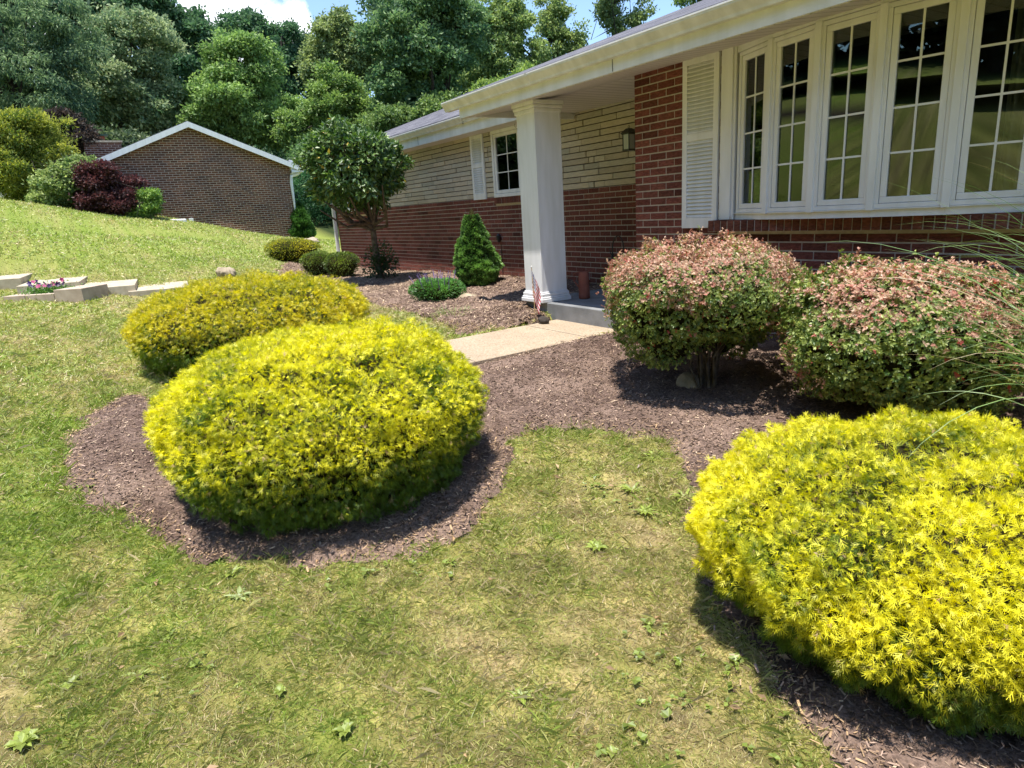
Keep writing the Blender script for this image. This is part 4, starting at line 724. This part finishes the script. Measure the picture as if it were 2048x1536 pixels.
for nm,lab,aa,colr,k in (('petunia','dark purple petunias at the near end of the block planter',.42,(.06,.02,.16),9),('petunia','bright pink petunias in the middle of the block planter',.62,(.55,.10,.25),12),('petunia','blackish purple petunias by the large end block',.82,(.05,.015,.08),7)):
    c2=A+dirn*(e*aa)+crs*wd*.5; pr_=empty(nm,(c2[0],c2[1],zt_-.09),lab,'flower','petunias in the block planter'); n=500; k=int(k*.6)
    P3=np.stack([c2[0]+q.normal(0,.11,n),c2[1]+q.normal(0,.11,n),zt_-.08+np.abs(q.normal(0,.06,n))],-1); l=q.uniform(.02,.045,n); quads('leaves',leafmesh(P3,rvec(n),rvec(n),l,l*.6),np.array([.12,.26,.04])*q.uniform(.6,1.4,(n,1)),M['leaf'],pr_)
    for j in range(k):
        out=[]; p0=np.array([c2[0]+q.normal(0,.10),c2[1]+q.normal(0,.10),zt_+.03+q.uniform(0,.08)]); ax=unit(np.array([.6,-.2,.7])+q.normal(0,.4,3)); U=unit(np.cross(ax,[0,0,1.])); V2=np.cross(ax,U)
        for s_i in range(5): a=s_i*1.2566; d=unit(U*math.cos(a)+V2*math.sin(a)+ax*.3); out.append(leafmesh(p0[None],d[None],ax[None],np.array([.045]),np.array([.042])))
        Qd=np.concatenate(out); quads('bloom',Qd,np.tile(np.array(colr),(len(Qd),1))*q.uniform(.8,1.2,(len(Qd),1)),M['leaf'],pr_)
# broadleaf weeds in the turf
def weed(label,px,py,n,ln,w,seed,col=(.25,.31,.05),flat=.25):
    p=gp(px,py); p[2]-=.006; q=np.random.default_rng(seed); root=empty('lawn_weed',(p[0],p[1],p[2]),label,'weed','broadleaf weeds in the lawn'); a=np.linspace(0,6.283,n,endpoint=False)+q.uniform(-.3,.3,n); V=[];Fs=[];cs=[]
    for k in range(n):
        l=ln*.8*q.uniform(.3,1.2); h=np.array([math.cos(a[k]),math.sin(a[k]),0]); sd=np.array([-math.sin(a[k]),math.cos(a[k]),0]); m=7; i0=len(V); fl_=flat*q.uniform(.6,1.5); cv=np.array(col)*q.uniform(.75,1.3)
        for j in range(m):
            t=j/(m-1); wv_=w*(math.sin(min(1,t*1.25+.08)*math.pi)**.8)*(1+.3*math.sin(j*2.6+k)) if t<.98 else .001; c=p+h*l*t+np.array([0,0,l*(fl_*math.sin(t*2.4)*.8+.012/l)])
            V+=[c-sd*wv_*.5+np.array([0,0,wv_*.18]),c,c+sd*wv_*.5+np.array([0,0,wv_*.18])]; cs+=[cv,cv*1.15,cv]
        for j in range(m-1): b=i0+j*3; Fs+=[(b,b+1,b+4,b+3),(b+1,b+2,b+5,b+4)]
    arr('leaves',np.array(V),np.array(Fs),M['grass'],root,col=np.array(cs))
WD=[('small bright weed rosette on the mulch edge straight below the porch slab',1190,858,9,.07,.035),('jagged dandelion rosette in the tongue of lawn beside the mulch',1310,918,11,.13,.03),('flat dandelion patch in the middle of the lawn tongue',1265,985,10,.12,.028),('long-leaved weed close to the right golden mound',1370,1000,9,.13,.026),
('ragged rosette halfway between the two front golden mounds',1290,1028,10,.13,.026),('single broad plantain in the open lawn, right of centre',1195,1100,5,.09,.035),('fan-shaped weed beside the nearest golden mound shadow',1310,1262,7,.09,.028),('pale green weed just below the mulch ring of the big mound',465,1150,8,.08,.03),
('silvery clump of weeds in the lawn below the big golden mound',480,1198,12,.09,.028,(.30,.36,.14)),('weed with round leaves low in the left lawn',140,1375,8,.06,.04),('leafy weed cluster in the bottom left corner',45,1490,12,.08,.045),('clover-like weed at the bottom edge, left of centre',690,1465,8,.05,.035),
('dark leafy weed patch in the lower middle of the lawn',1040,1400,11,.07,.03),('small sprout in the mulch left of the big golden mound',262,918,6,.055,.03),('second small sprout in the mulch left of the big golden mound',182,975,5,.05,.028),('narrow grassy weed at lower left centre',280,1355,8,.09,.018),('low weed near the lower left, among yellowed turf',560,1385,7,.05,.035),('weed tuft at the very bottom, right of centre',1225,1510,8,.045,.03)]
for k,wq in enumerate(WD): weed(wq[0],wq[1],wq[2],wq[3]+5,wq[4],wq[5]*.6,500+k,*(wq[6:]))
# scattered clover and dead leaves: uncountable ground cover
n=5200; x=rng.uniform(-6.5,.2,n); y=rng.uniform(-1.8,3.6,n); P2=np.stack([x,y],-1); d,ok=inregion(x,y); cl=snoise(P2,61,2.2)+.6*snoise(P2,62,6.); k=ok&(d>.03)&(cl>1.05); x,y=x[k],y[k]; n=len(x); z=gz(x,y)+.02
P3=np.stack([x,y,z],-1); l=rng.uniform(.012,.028,n); o=quads('lawn_clover',np.concatenate([leafmesh(P3,unit(rvec(n)*np.array([1,1,.25])),np.tile([0,0,1.],(n,1))+rvec(n)*.3,l,l*.85) for _ in range(3)]),np.concatenate([np.array([.24,.31,.05])*rng.uniform(.6,1.2,(n,1)) for _ in range(3)]),M['leaf'],None); o['kind']='stuff'
n=900; x=rng.uniform(-6,.1,n); y=rng.uniform(-1.6,3.4,n); d,ok=inregion(x,y); k=ok&(d>-.1)&(rng.random(n)<.15+.5*np.exp(-np.abs(d)*6)); x,y=x[k],y[k]; n=len(x); P3=np.stack([x,y,gz(x,y)+.024],-1); l=rng.uniform(.015,.05,n)
o=quads('dead_leaves',leafmesh(P3,unit(rvec(n)*np.array([1,1,.3])),np.tile([0,0,1.],(n,1))+rvec(n)*.6,l,l*.45),np.array([.50,.33,.18])*rng.uniform(.5,1.3,(n,1)),M['leaf'],None); o['kind']='stuff'
# ---------------------------------------------------------------- neighbour's house
NX=-26.; nb=empty('neighbour_house',(NX-5,4.1,1.),'neighbouring dark brick house seen from its gable end across the lawn','house')
yl,yr,ym=.98,7.42,4.14; ze_=3.62; zp=ze_+(ym-yl)*.415
V=[(NX,yl,0),(NX,yr,0),(NX,yr,ze_+.0),(NX,ym,zp),(NX,yl,ze_),(NX-11,yl,0),(NX-11,yr,0),(NX-11,yr,ze_),(NX-11,ym,zp),(NX-11,yl,ze_)]
poly('wall',V,[(0,1,2,3,4),(9,8,7,6,5),(1,6,7,2),(0,4,9,5),(0,5,6,1)],M['nbbrick'],nb)
def nroof(s):
    y0=ym; y1=yl-.42 if s<0 else yr+.42; z0=zp+.05; z1=z0-abs(y1-y0)*.415; V=[(NX+.24,y0,z0),(NX+.24,y1,z1),(NX-11.3,y1,z1),(NX-11.3,y0,z0),(NX+.24,y0,z0+.10),(NX+.24,y1,z1+.10),(NX-11.3,y1,z1+.10),(NX-11.3,y0,z0+.10)]
    o=poly('roof',V,[(0,1,2,3),(7,6,5,4),(0,4,5,1),(1,5,6,2),(2,6,7,3),(3,7,4,0)],M['shingle'],nb)
    V=[(NX+.245,y0,z0-.10),(NX+.245,y1,z1-.10),(NX+.245,y1,z1+.085),(NX+.245,y0,z0+.085),(NX+.275,y0,z0-.10),(NX+.275,y1,z1-.10),(NX+.275,y1,z1+.085),(NX+.275,y0,z0+.085)]
    poly('rake_board',V,[(0,1,2,3),(7,6,5,4),(0,4,5,1),(1,5,6,2),(2,6,7,3),(3,7,4,0)],M['white'],nb)
    V=[(NX+.003,y0,z0-.03),(NX+.244,y0,z0-.03),(NX+.244,y1,z1-.03),(NX+.003,y1,z1-.03)]; poly('rake_soffit',V,[(0,1,2,3)],M['vinyl'],nb)
    return y1,z1
for s in (-1,1):
    y1,z1=nroof(s); a,b=(y1,yl-.002) if s<0 else (yr+.002,y1)
    box('eave_box',M['white'],nb,(NX-11,NX+.24,min(a,b),max(a,b),z1-.10,z1-.02)); box('gutter',M['gutter'],nb,(NX-11,NX+.27,y1-.10 if s<0 else y1,y1 if s<0 else y1+.10,z1-.03,z1+.09),b=.015)
V=[(NX+.01,yr+.002,3.30),(NX+.01,yr+.42,3.42),(NX+.01,yr+.42,3.62),(NX+.01,yr+.002,3.80),(NX+.20,yr+.002,3.30),(NX+.20,yr+.42,3.42),(NX+.20,yr+.42,3.62),(NX+.20,yr+.002,3.80)]
poly('eave_return',V,[(0,1,2,3),(7,6,5,4),(0,4,5,1),(1,5,6,2),(2,6,7,3),(3,7,4,0)],M['white'],nb)
V,Fc=tube([([(NX+.08,yr+.40,3.42),(NX+.08,yr+.25,3.30),(NX+.06,yr+.01,3.22),(NX+.05,yr-.02,3.0),(NX+.05,yr-.02,.85)],.06)],8); arr('downspout',V,Fc,M['white'],nb)
yc=float(at(205,290,29)[1]); box('chimney',M['nbbrick'],nb,(NX-5,NX-3.6,yc-.55,yc+.65,3.2,4.82)); box('chimney_cap',M['steps'],nb,(NX-5.06,NX-3.54,yc-.6,yc+.7,4.821,4.88)); V,Fc=tube([([(NX-4.3,yc+.05,4.88),(NX-4.3,yc+.05,5.10)],.15)],10); arr('flue',V,Fc,M['terracotta'],nb); box('flue_cap',M['green'],nb,(NX-4.55,NX-4.05,yc-.2,yc+.3,5.11,5.16))
p=at(391,445,25.4); box('vent_box',M['gutter'],nb,(NX+.003,NX+.12,p[1]-.07,p[1]+.07,p[2]-.2,p[2]+.16),b=.01)
box('window_frame',M['white'],nb,(NX-2.2,NX-1.0,yr+.003,yr+.05,1.7,2.9)); box('shutter',M['white'],nb,(NX-.9,NX-.5,yr+.003,yr+.06,1.7,2.9))
p=gp(360,440); o=box('cooling_unit',M['gutter'],None,(NX+.5,NX+1.25,p[1]-.45,p[1]+.15,1.2,p[2]+.03),b=.04); tag(o,'top of a pale utility unit just showing over the grass at the neighbour brick wall','air conditioner')
# leaning post with a green cap
p=gp(117,411); po=empty('garden_post',tuple(p),'leaning brown wooden post with a dark green cap on the crest of the lawn','post'); d=rt*1.; h=1.0
tp=at(109,368,float(np.hypot(p[0],p[1]))); V,Fc=tube([([tuple(p-np.array([0,0,.2])),tuple(p*.5+tp*.5+np.array([0,.03,0])),tuple(tp)],.085)],4); arr('post',V,Fc,M['wood'],po)
V,Fc=tube([([tuple(tp+np.array([0,0,-.02])),tuple(tp+np.array([0,0,.03])),tuple(tp+np.array([0,0,.14]))],[.30,.28,.05])],12); arr('cap',V,Fc,M['green'],po)
# cars
def car(label,c,ang,colr,group=None):
    root=empty('parked_car',tuple(c),label,'car',group,rz=ang); m,nt,b=newmat('car_paint'); setb(b,colr,.25,.6); b.inputs['Coat Weight'].default_value=.6
    pr=[(-2.25,.30),(-2.3,.62),(-2.2,.86),(-1.35,.93),(-.75,1.38),(.75,1.42),(1.55,1.02),(2.15,.95),(2.25,.6),(2.2,.30)]
    def loft(name,pr,ws,mat):
        n=len(pr); V=[]
        for s in (-1,1):
            for (x,z),w in zip(pr,ws): V.append((x,s*w,z))
        o=poly(name,V,[(i,(i+1)%n,(i+1)%n+n,i+n) for i in range(n)]+[tuple(range(n))[::-1],tuple(range(n,2*n))],mat); return o
    o=loft('body',pr,[.84,.88,.86,.86,.66,.66,.84,.85,.87,.84],m); bev(o,.06,3); o.parent=root
    g=loft('windows',[(-1.28,.95),(-.74,1.33),(.70,1.36),(1.42,1.02)],[.875,.675,.675,.86],M['darkroom']); g.parent=root
    for x in (-1.4,1.4):
        for y in (-.86,.86):
            V,Fc=tube([([(x,y-.1,.32),(x,y+.1,.32)],.32),([(x,y-.1,.32),(x,y-.101,.32)],[.32,.001]),([(x,y+.1,.32),(x,y+.101,.32)],[.32,.001])],20); w=arr('wheel',V,Fc,M['black'],root,wl=False); V,Fc=tube([([(x,y-.104,.32),(x,y+.104,.32)],.2),([(x,y-.104,.32),(x,y-.105,.32)],[.2,.001]),([(x,y+.104,.32),(x,y+.105,.32)],[.2,.001])],14); r_=arr('rim',V,Fc,M['gutter'],w,wl=False)
    for y in (-.6,.6):
        V,Fc=boxes([(2.16,2.26,y-.16,y+.16,.66,.80)]); l=arr('headlight',V,Fc,M['white'],root,wl=False); bev(l,.03,2)
    return root
p=at(15,402,31); car('white car mostly hidden by shrubs on the far drive, at the left edge',(p[0],p[1],p[2]-.25),1.5,(.75,.76,.78))
# mirrored in the bay glass
car('dark blue car on the street side, visible as a reflection in the bay window',(-7.5,-13.2,float(hz(-7.5,-13.2))+.05),.15,(.03,.06,.14))
# ---------------------------------------------------------------- trees
def fol(name,root,ells,n,lf,cols,seed,clumps=60,cr=.20,droop=0.,asp=.55,mat='far',up_=.35,spiky=0.,flat=1.,gap=0.):
    "ells: list of (centre, (rx,ry,rz)); leaves sit on the shells of many small clumps"
    n=int(n*1.9); lf=lf*.86; clumps=int(clumps*1.5); cols=[tuple(np.array(cols[0])*np.array([4.2,3.3,3.2])),tuple(np.minimum(np.array(cols[1])*np.array([4.3,3.5,3.6]),.6))]; q=np.random.default_rng(seed); vol=np.array([r[0]*r[1]*r[2] for c,r in ells])**(2/3); k=q.choice(len(ells),clumps,p=vol/vol.sum())
    C0=np.array([e[0] for e in ells])[k]; Rr=np.array([e[1] for e in ells])[k]; D=unit(q.normal(size=(clumps,3))); rad=q.uniform(.15,1.,clumps)**.5; CC=C0+D*Rr*(rad[:,None])*.84
    cs=cr*Rr.mean(1)*q.uniform(.6,1.35,clumps); w=cs**2; kk=q.choice(clumps,n,p=w/w.sum()); nt_=max(1,n//9); kt=kk[:nt_]; Dt=unit(q.normal(size=(nt_,3))+np.array([0,0,up_])); Pt_=CC[kt]+Dt*(cs[kt]*np.abs(1-q.exponential(.25,nt_)))[:,None]*np.array([1.15,1.15,.8*flat]); ti=q.integers(0,nt_,n); kk=kt[ti]; Dn=unit(Dt[ti]+.5*q.normal(size=(n,3))); bt_=q.uniform(0,1,nt_)[ti]; P=Pt_[ti]+q.normal(size=(n,3))*np.array([1,1,.55])*(lf*.95)
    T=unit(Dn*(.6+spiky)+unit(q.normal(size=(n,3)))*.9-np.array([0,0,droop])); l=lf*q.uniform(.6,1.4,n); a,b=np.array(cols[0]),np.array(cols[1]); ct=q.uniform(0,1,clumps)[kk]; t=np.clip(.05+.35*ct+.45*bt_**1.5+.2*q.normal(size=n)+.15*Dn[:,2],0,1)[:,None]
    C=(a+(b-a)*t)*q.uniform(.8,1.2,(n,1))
    return quads(name,leafmesh(P,T,unit(Dn*.6+unit(q.normal(size=(n,3)))*.8+np.array([0,0,.3])),l,l*asp,.1),C,M[mat],root),CC
def ell(px,py,t,rx,ry,rd=None):
    c=at(px,py,t); dep=float((c-O)@fw); a=rx*dep/f_; b=ry*dep/f_; return (c,(a,a if rd is None else rd,b))
def tree(name,label,px,t,ells,n,lf,cols,seed,tr=.25,clumps=60,cr=.2,cat='tree',group=None,bark='darkbark',zg=None,nl=9,**k):
    E_=[ell(e[0],e[1],t+(e[4] if len(e)>4 else 0),e[2],e[3]) for e in ells]; b=at(px,450,t); zb_=float(hz(b[0],b[1])) if zg is None else zg; b[2]=zb_
    root=empty(name,tuple(b),label,cat,group); o,CC=fol('crown',root,E_,n,lf,cols,seed,clumps,cr,**k); q=np.random.default_rng(seed+1)
    top=max(E_,key=lambda e:e[0][2]); tp=top[0]+np.array([0,0,top[1][2]*.5]); ends=CC[q.choice(len(CC),min(nl,len(CC)),replace=False)]
    tp=np.array([b[0]*.4+tp[0]*.6,b[1]*.4+tp[1]*.6,tp[2]]); V,Fc=tube(limbs(b-np.array([0,0,.5]),tp,tr,tr*.25,ends,q,.5,.30),7); arr('trunk',V,Fc,M[bark],root,smooth=True); return root
G1=[(.022,.060,.022),(.085,.155,.045)]; G2=[(.025,.06,.018),(.09,.15,.04)]; GD=[(.010,.035,.018),(.04,.085,.035)]; GB=G1; GS=[(.035,.065,.025),(.10,.145,.05)]
GR='tall trees of the wooded hillside'
tree('spruce_tree','tall dark blue-green spruce at the top left corner with drooping boughs',60,36,[(30,60,95,80),(60,180,120,90),(40,300,110,70),(150,100,60,120)],26000,.20,[(.011,.036,.022),(.085,.14,.06)],601,.3,130,.16,group=GR,droop=.9,spiky=.2,asp=.3)
tree('maple_tree','broad grey-green maple filling the upper left between the spruce and the sky gap',270,41,[(260,95,100,90),(250,190,110,90),(320,240,70,90),(180,250,60,60)],34000,.22,[(.028,.065,.032),(.125,.20,.085)],602,.35,150,.16,group=GR)
tree('oak_tree','tall dark tree behind the maple, edging the cloud',350,58,[(330,50,60,60),(385,70,45,60),(370,150,55,60),(290,20,60,40)],20000,.32,GD,603,.4,80,.2,group=GR)
tree('oak_tree','dark rounded treetop standing against the white cloud',500,72,[(495,60,55,42),(540,90,45,40),(440,110,40,40)],13000,.36,GD,604,.4,60,.22,group=GR)
tree('walnut_tree','large bright green domed tree right behind the neighbour gable',480,40,[(480,130,85,75),(470,210,105,85),(420,250,60,70),(560,240,60,70)],40000,.21,[(.030,.07,.022),(.10,.175,.05)],605,.35,170,.15,group=GR,droop=.35)
tree('beech_tree','dark slim tree between the domed tree and the pale ash',590,62,[(590,90,45,50),(620,140,50,60),(575,150,40,50)],14000,.3,GD,606,.35,60,.2,group=GR)
tree('ash_tree','pale green feathery ash in the centre of the skyline',680,52,[(670,70,55,50),(720,110,60,60),(650,130,50,60)],22000,.26,GS,607,.35,110,.17,group=GR,droop=.25)
tree('young_maple','mid-green bushy tree below the pale ash, above the round clipped tree',660,38,[(670,210,70,75),(600,260,50,60),(730,240,55,60),(640,300,60,50)],26000,.2,G2,608,.25,110,.18,group=GR)
tree('big_oak','massive dark oak with a thick forked trunk behind the porch roof',870,34,[(800,60,80,80),(880,20,80,60),(860,120,90,70),(790,170,60,60),(930,70,60,60)],34000,.2,[(.014,.045,.022),(.07,.125,.045)],609,.55,150,.16,group=GR,nl=16)
tree('locust_tree','lighter green tree with sky showing through, right of the massive oak',985,40,[(960,60,60,70),(1020,40,50,50),(1010,130,60,60),(950,160,50,50),(1070,120,35,50)],24000,.2,[(.03,.065,.025),(.11,.165,.05)],610,.3,120,.15,group=GR,nl=14)
tree('locust_tree','thin airy tree with open branches above the middle of the porch gutter',1110,44,[(1100,40,45,50),(1130,90,40,40),(1085,130,30,50),(1165,60,20,25)],7500,.2,[(.03,.065,.025),(.11,.16,.05)],611,.2,60,.16,group=GR,nl=16)
tree('cottonwood_tree','open-branched tree against clear blue sky just above the porch gutter',1235,40,[(1215,20,22,50),(1250,55,24,30),(1285,15,24,35),(1230,-40,50,40)],8500,.2,[(.03,.06,.025),(.10,.15,.05)],612,.22,60,.2,group=GR,nl=14)
tree('cottonwood_tree','small bit of treetop peeking over the roof shingles near the top edge',1380,46,[(1380,0,30,20),(1420,-30,40,30)],4000,.22,G2,613,.2,30,.25,group=GR)
tree('understorey_tree','dark shaded low trees behind the neighbour roof and spruce',140,33,[(120,330,120,40),(230,300,80,40)],14000,.2,[(.012,.03,.014),(.045,.07,.03)],614,.2,70,.22,group=GR)
tree('understorey_tree','low shaded trees in the gap between the two houses',650,36,[(640,330,70,60),(660,420,60,50),(740,320,80,50)],18000,.18,[(.012,.035,.016),(.06,.12,.035)],615,.2,90,.2,group=GR)
tree('understorey_tree','lower foliage between the oak trunk and the wing roof',800,33,[(790,250,70,40),(880,230,70,40),(960,230,60,40)],18000,.18,[(.02,.05,.018),(.075,.125,.035)],616,.2,90,.2,group=GR)
tree('understorey_tree','sunlit saplings just over the porch gutter beside the oak',1000,30,[(990,200,55,40),(1050,180,50,50)],12000,.16,[(.025,.06,.018),(.11,.18,.04)],617,.15,60,.2,group=GR)
tree('understorey_tree','dim woodland trees behind the domed tree and neighbour roof ridge',420,46,[(330,270,80,60),(430,300,90,50),(540,320,90,50)],18000,.24,GD,618,.3,80,.2,group=GR)
# across the street: the dark wood mirrored in the bay glass
for k,(x,y,r) in enumerate(((-26,-22,4.5),(-17,-24,5),(-9,-25,4.5),(-1,-24,5),(8,-24,4.5))):
    z=float(hz(x,y)); b=empty('street_tree',(x,y,z),['wide dark tree over the road at the far left of the glass reflection','second dark tree from the left over the reflected road','dark tree behind the reflected blue car','dark tree right of the reflected blue car','outermost dark tree on the right of the reflected road'][k],'tree','trees along the far side of the street')
    fol('crown',b,[(np.array([x,y,z+4.2]),(r,r*.7,3.6)),(np.array([x+1,y-1,z+9]),(r*.9,r*.7,3.6))],9000,.42,[(.002,.005,.003),(.005,.010,.005)],640+k,50,.26); V,Fc=tube([([(x,y,z-.5),(x+.3,y,z+9)],[.35,.15])],7); arr('trunk',V,Fc,M['darkbark'],b)
FW=[ell(x,y,t,rx,ry) for x,y,t,rx,ry in ((-60,60,72,150,200),(120,0,74,160,160),(280,-20,72,110,120),(360,130,76,70,60),(470,160,78,80,50),(580,190,76,90,60),(690,160,74,90,70),(820,30,70,110,120),(960,20,72,90,110),(900,180,70,160,90),(1060,190,72,80,60))]
b=empty('hillside_wood',(-60,15,8),None,None); fol('leaf_mass',b,FW,42000,.52,[(.012,.035,.018),(.05,.09,.04)],660,260,.2); b['kind']='stuff'
b=empty('street_wood',(-8,-32,8),None,None); fol('leaf_mass',b,[(np.array([x,-31.,float(hz(x,-24.))+z]),(7.,3.,5.)) for x in (-50,-40,-30,-20,-10,0,10,20) for z in (3,9,15)],26000,.9,[(.002,.005,.003),(.005,.010,.005)],661,200,.35); b['kind']='stuff'
# shrubs by the far lawn crest
tree('hemlock_shrub','big feathery yellow-green hemlock shrub on the left edge above the lawn crest',60,27.5,[(45,262,70,46),(0,330,80,60),(105,315,50,36),(60,375,60,30),(125,270,28,30)],30000,.13,[(.02,.05,.01),(.15,.20,.03)],620,.15,110,.17,cat='shrub',spiky=.4,asp=.3,up_=.6)
tree('purple_plum','dull purple-brown shrub peeking out behind the hemlock shrub',160,30,[(155,275,34,28),(125,240,28,22)],6000,.13,[(.006,.007,.005),(.020,.018,.014)],621,.1,40,.22,cat='shrub')
tree('dogwood_shrub','pale green leafy shrub behind the leaning post',125,25.6,[(125,370,50,38),(170,345,40,35),(95,400,35,25)],14000,.11,[(.02,.05,.015),(.12,.18,.06)],622,.08,60,.22,cat='shrub')
tree('japanese_maple','dark red Japanese maple with a low dome in front of the neighbour brick wall',215,25.2,[(200,360,52,38),(245,385,42,35),(215,405,65,32),(185,335,30,16),(265,365,22,14)],24000,.10,[(.010,.006,.006),(.040,.017,.017)],623,.10,90,.18,cat='tree',nl=16,spiky=.3)
tree('arborvitae_shrub','small bright green drooping evergreen at the right foot of the red maple',300,24.9,[(300,392,20,14),(290,412,26,16),(270,428,24,12)],9000,.09,[(.02,.06,.015),(.10,.19,.035)],624,.05,36,.25,cat='shrub',droop=.5)
# small conifer by the neighbour's corner
p=at(615,478,27); cone('corner_conifer','small pointed conifer at the front corner of the neighbour house',(p[0]-.2,p[1]-.1),.50,1.6,float(hz(p[0],p[1])),630,9000,.10,[(.03,.09,.02),(.12,.26,.06)])
p=at(655,478,34); z=float(hz(p[0],p[1])); b=empty('shade_shrub',(p[0],p[1],z),'dark shrubbery in deep shade at the end of the gap between the houses','shrub'); fol('foliage',b,[(np.array([p[0],p[1],z+1.5]),(1.5,4.,1.8))],9000,.14,[(.008,.035,.015),(.03,.08,.03)],631,50,.22)
# ---------------------------------------------------------------- sky and sun
sv=np.array([.09,-.178,1.]); sv/=np.linalg.norm(sv); el=math.asin(sv[2]); az=math.atan2(sv[0],sv[1])
ld=bpy.data.lights.new('sun','SUN'); ld.energy=4.7; ld.angle=math.radians(.5); ld.color=(1,.955,.88); lo=bpy.data.objects.new('sun',ld); COL.objects.link(lo); lo.rotation_euler=Vector(sv).to_track_quat('Z','Y').to_euler()
w=bpy.data.worlds.new('World'); S.world=w; w.use_nodes=True; nt=w.node_tree; bg=nt.nodes['Background']; sk=N(nt,'ShaderNodeTexSky',sky_type='NISHITA'); sk.sun_disc=False; sk.sun_elevation=el; sk.sun_rotation=az; sk.air_density=1.; sk.dust_density=.25; sk.ozone_density=3.
tc=N(nt,'ShaderNodeTexCoord'); cn=N(nt,'ShaderNodeTexNoise',Scale=9.,Detail=9.,Roughness=.62); lk(nt,tc.outputs['Generated'],cn.inputs['Vector'])
def lobe(px,py,rad):
    d=ray(px,py); d/=np.linalg.norm(d); v=N(nt,'ShaderNodeVectorMath',operation='DISTANCE'); v.inputs[1].default_value=tuple(d); lk(nt,tc.outputs['Generated'],v.inputs[0]); m=N(nt,'ShaderNodeMapRange'); m.inputs[1].default_value=0; m.inputs[2].default_value=rad; m.inputs[3].default_value=1.; m.inputs[4].default_value=0; lk(nt,v.outputs['Value'],m.inputs[0]); return m.outputs[0]
acc=None
for P_ in ((420,30,.075),(480,35,.085),(545,60,.07),(400,70,.06),(590,40,.05),(700,-260,.16),(150,-160,.22)):
    o=lobe(*P_)
    if acc is None: acc=o
    else: m=N(nt,'ShaderNodeMath',operation='MAXIMUM'); lk(nt,acc,m.inputs[0]); lk(nt,o,m.inputs[1]); acc=m.outputs[0]
m=N(nt,'ShaderNodeMath',operation='MULTIPLY_ADD'); m.inputs[1].default_value=1.0; lk(nt,acc,m.inputs[0]); m3=N(nt,'ShaderNodeMath',operation='MULTIPLY_ADD'); m3.inputs[1].default_value=1.6; m3.inputs[2].default_value=-1.05; lk(nt,cn.outputs['Fac'],m3.inputs[0]); lk(nt,m3.outputs[0],m.inputs[2])
rr=ramp(nt,[(.08,(0,0,0)),(.34,(1,1,1))],m.outputs[0]); mx=N(nt,'ShaderNodeMixRGB'); lk(nt,rr.outputs[0],mx.inputs[0]); lk(nt,sk.outputs[0],mx.inputs[1]); mx.inputs[2].default_value=(7.4,7.5,8.2,1); lk(nt,mx.outputs[0],bg.inputs['Color']); bg.inputs['Strength'].default_value=.15
S.view_settings.view_transform='Standard'; S.view_settings.look='None'; S.view_settings.exposure=.86; S.view_settings.gamma=1
S.cycles.max_bounces=8; S.cycles.diffuse_bounces=3; S.cycles.glossy_bounces=3; S.cycles.transmission_bounces=4; S.cycles.transparent_max_bounces=8; S.cycles.caustics_reflective=False; S.cycles.caustics_refractive=False
try: S.cycles.use_denoising=True; S.cycles.denoiser='OPENIMAGEDENOISE'
except Exception: pass
print('built in',round(time.time()-T0,1))
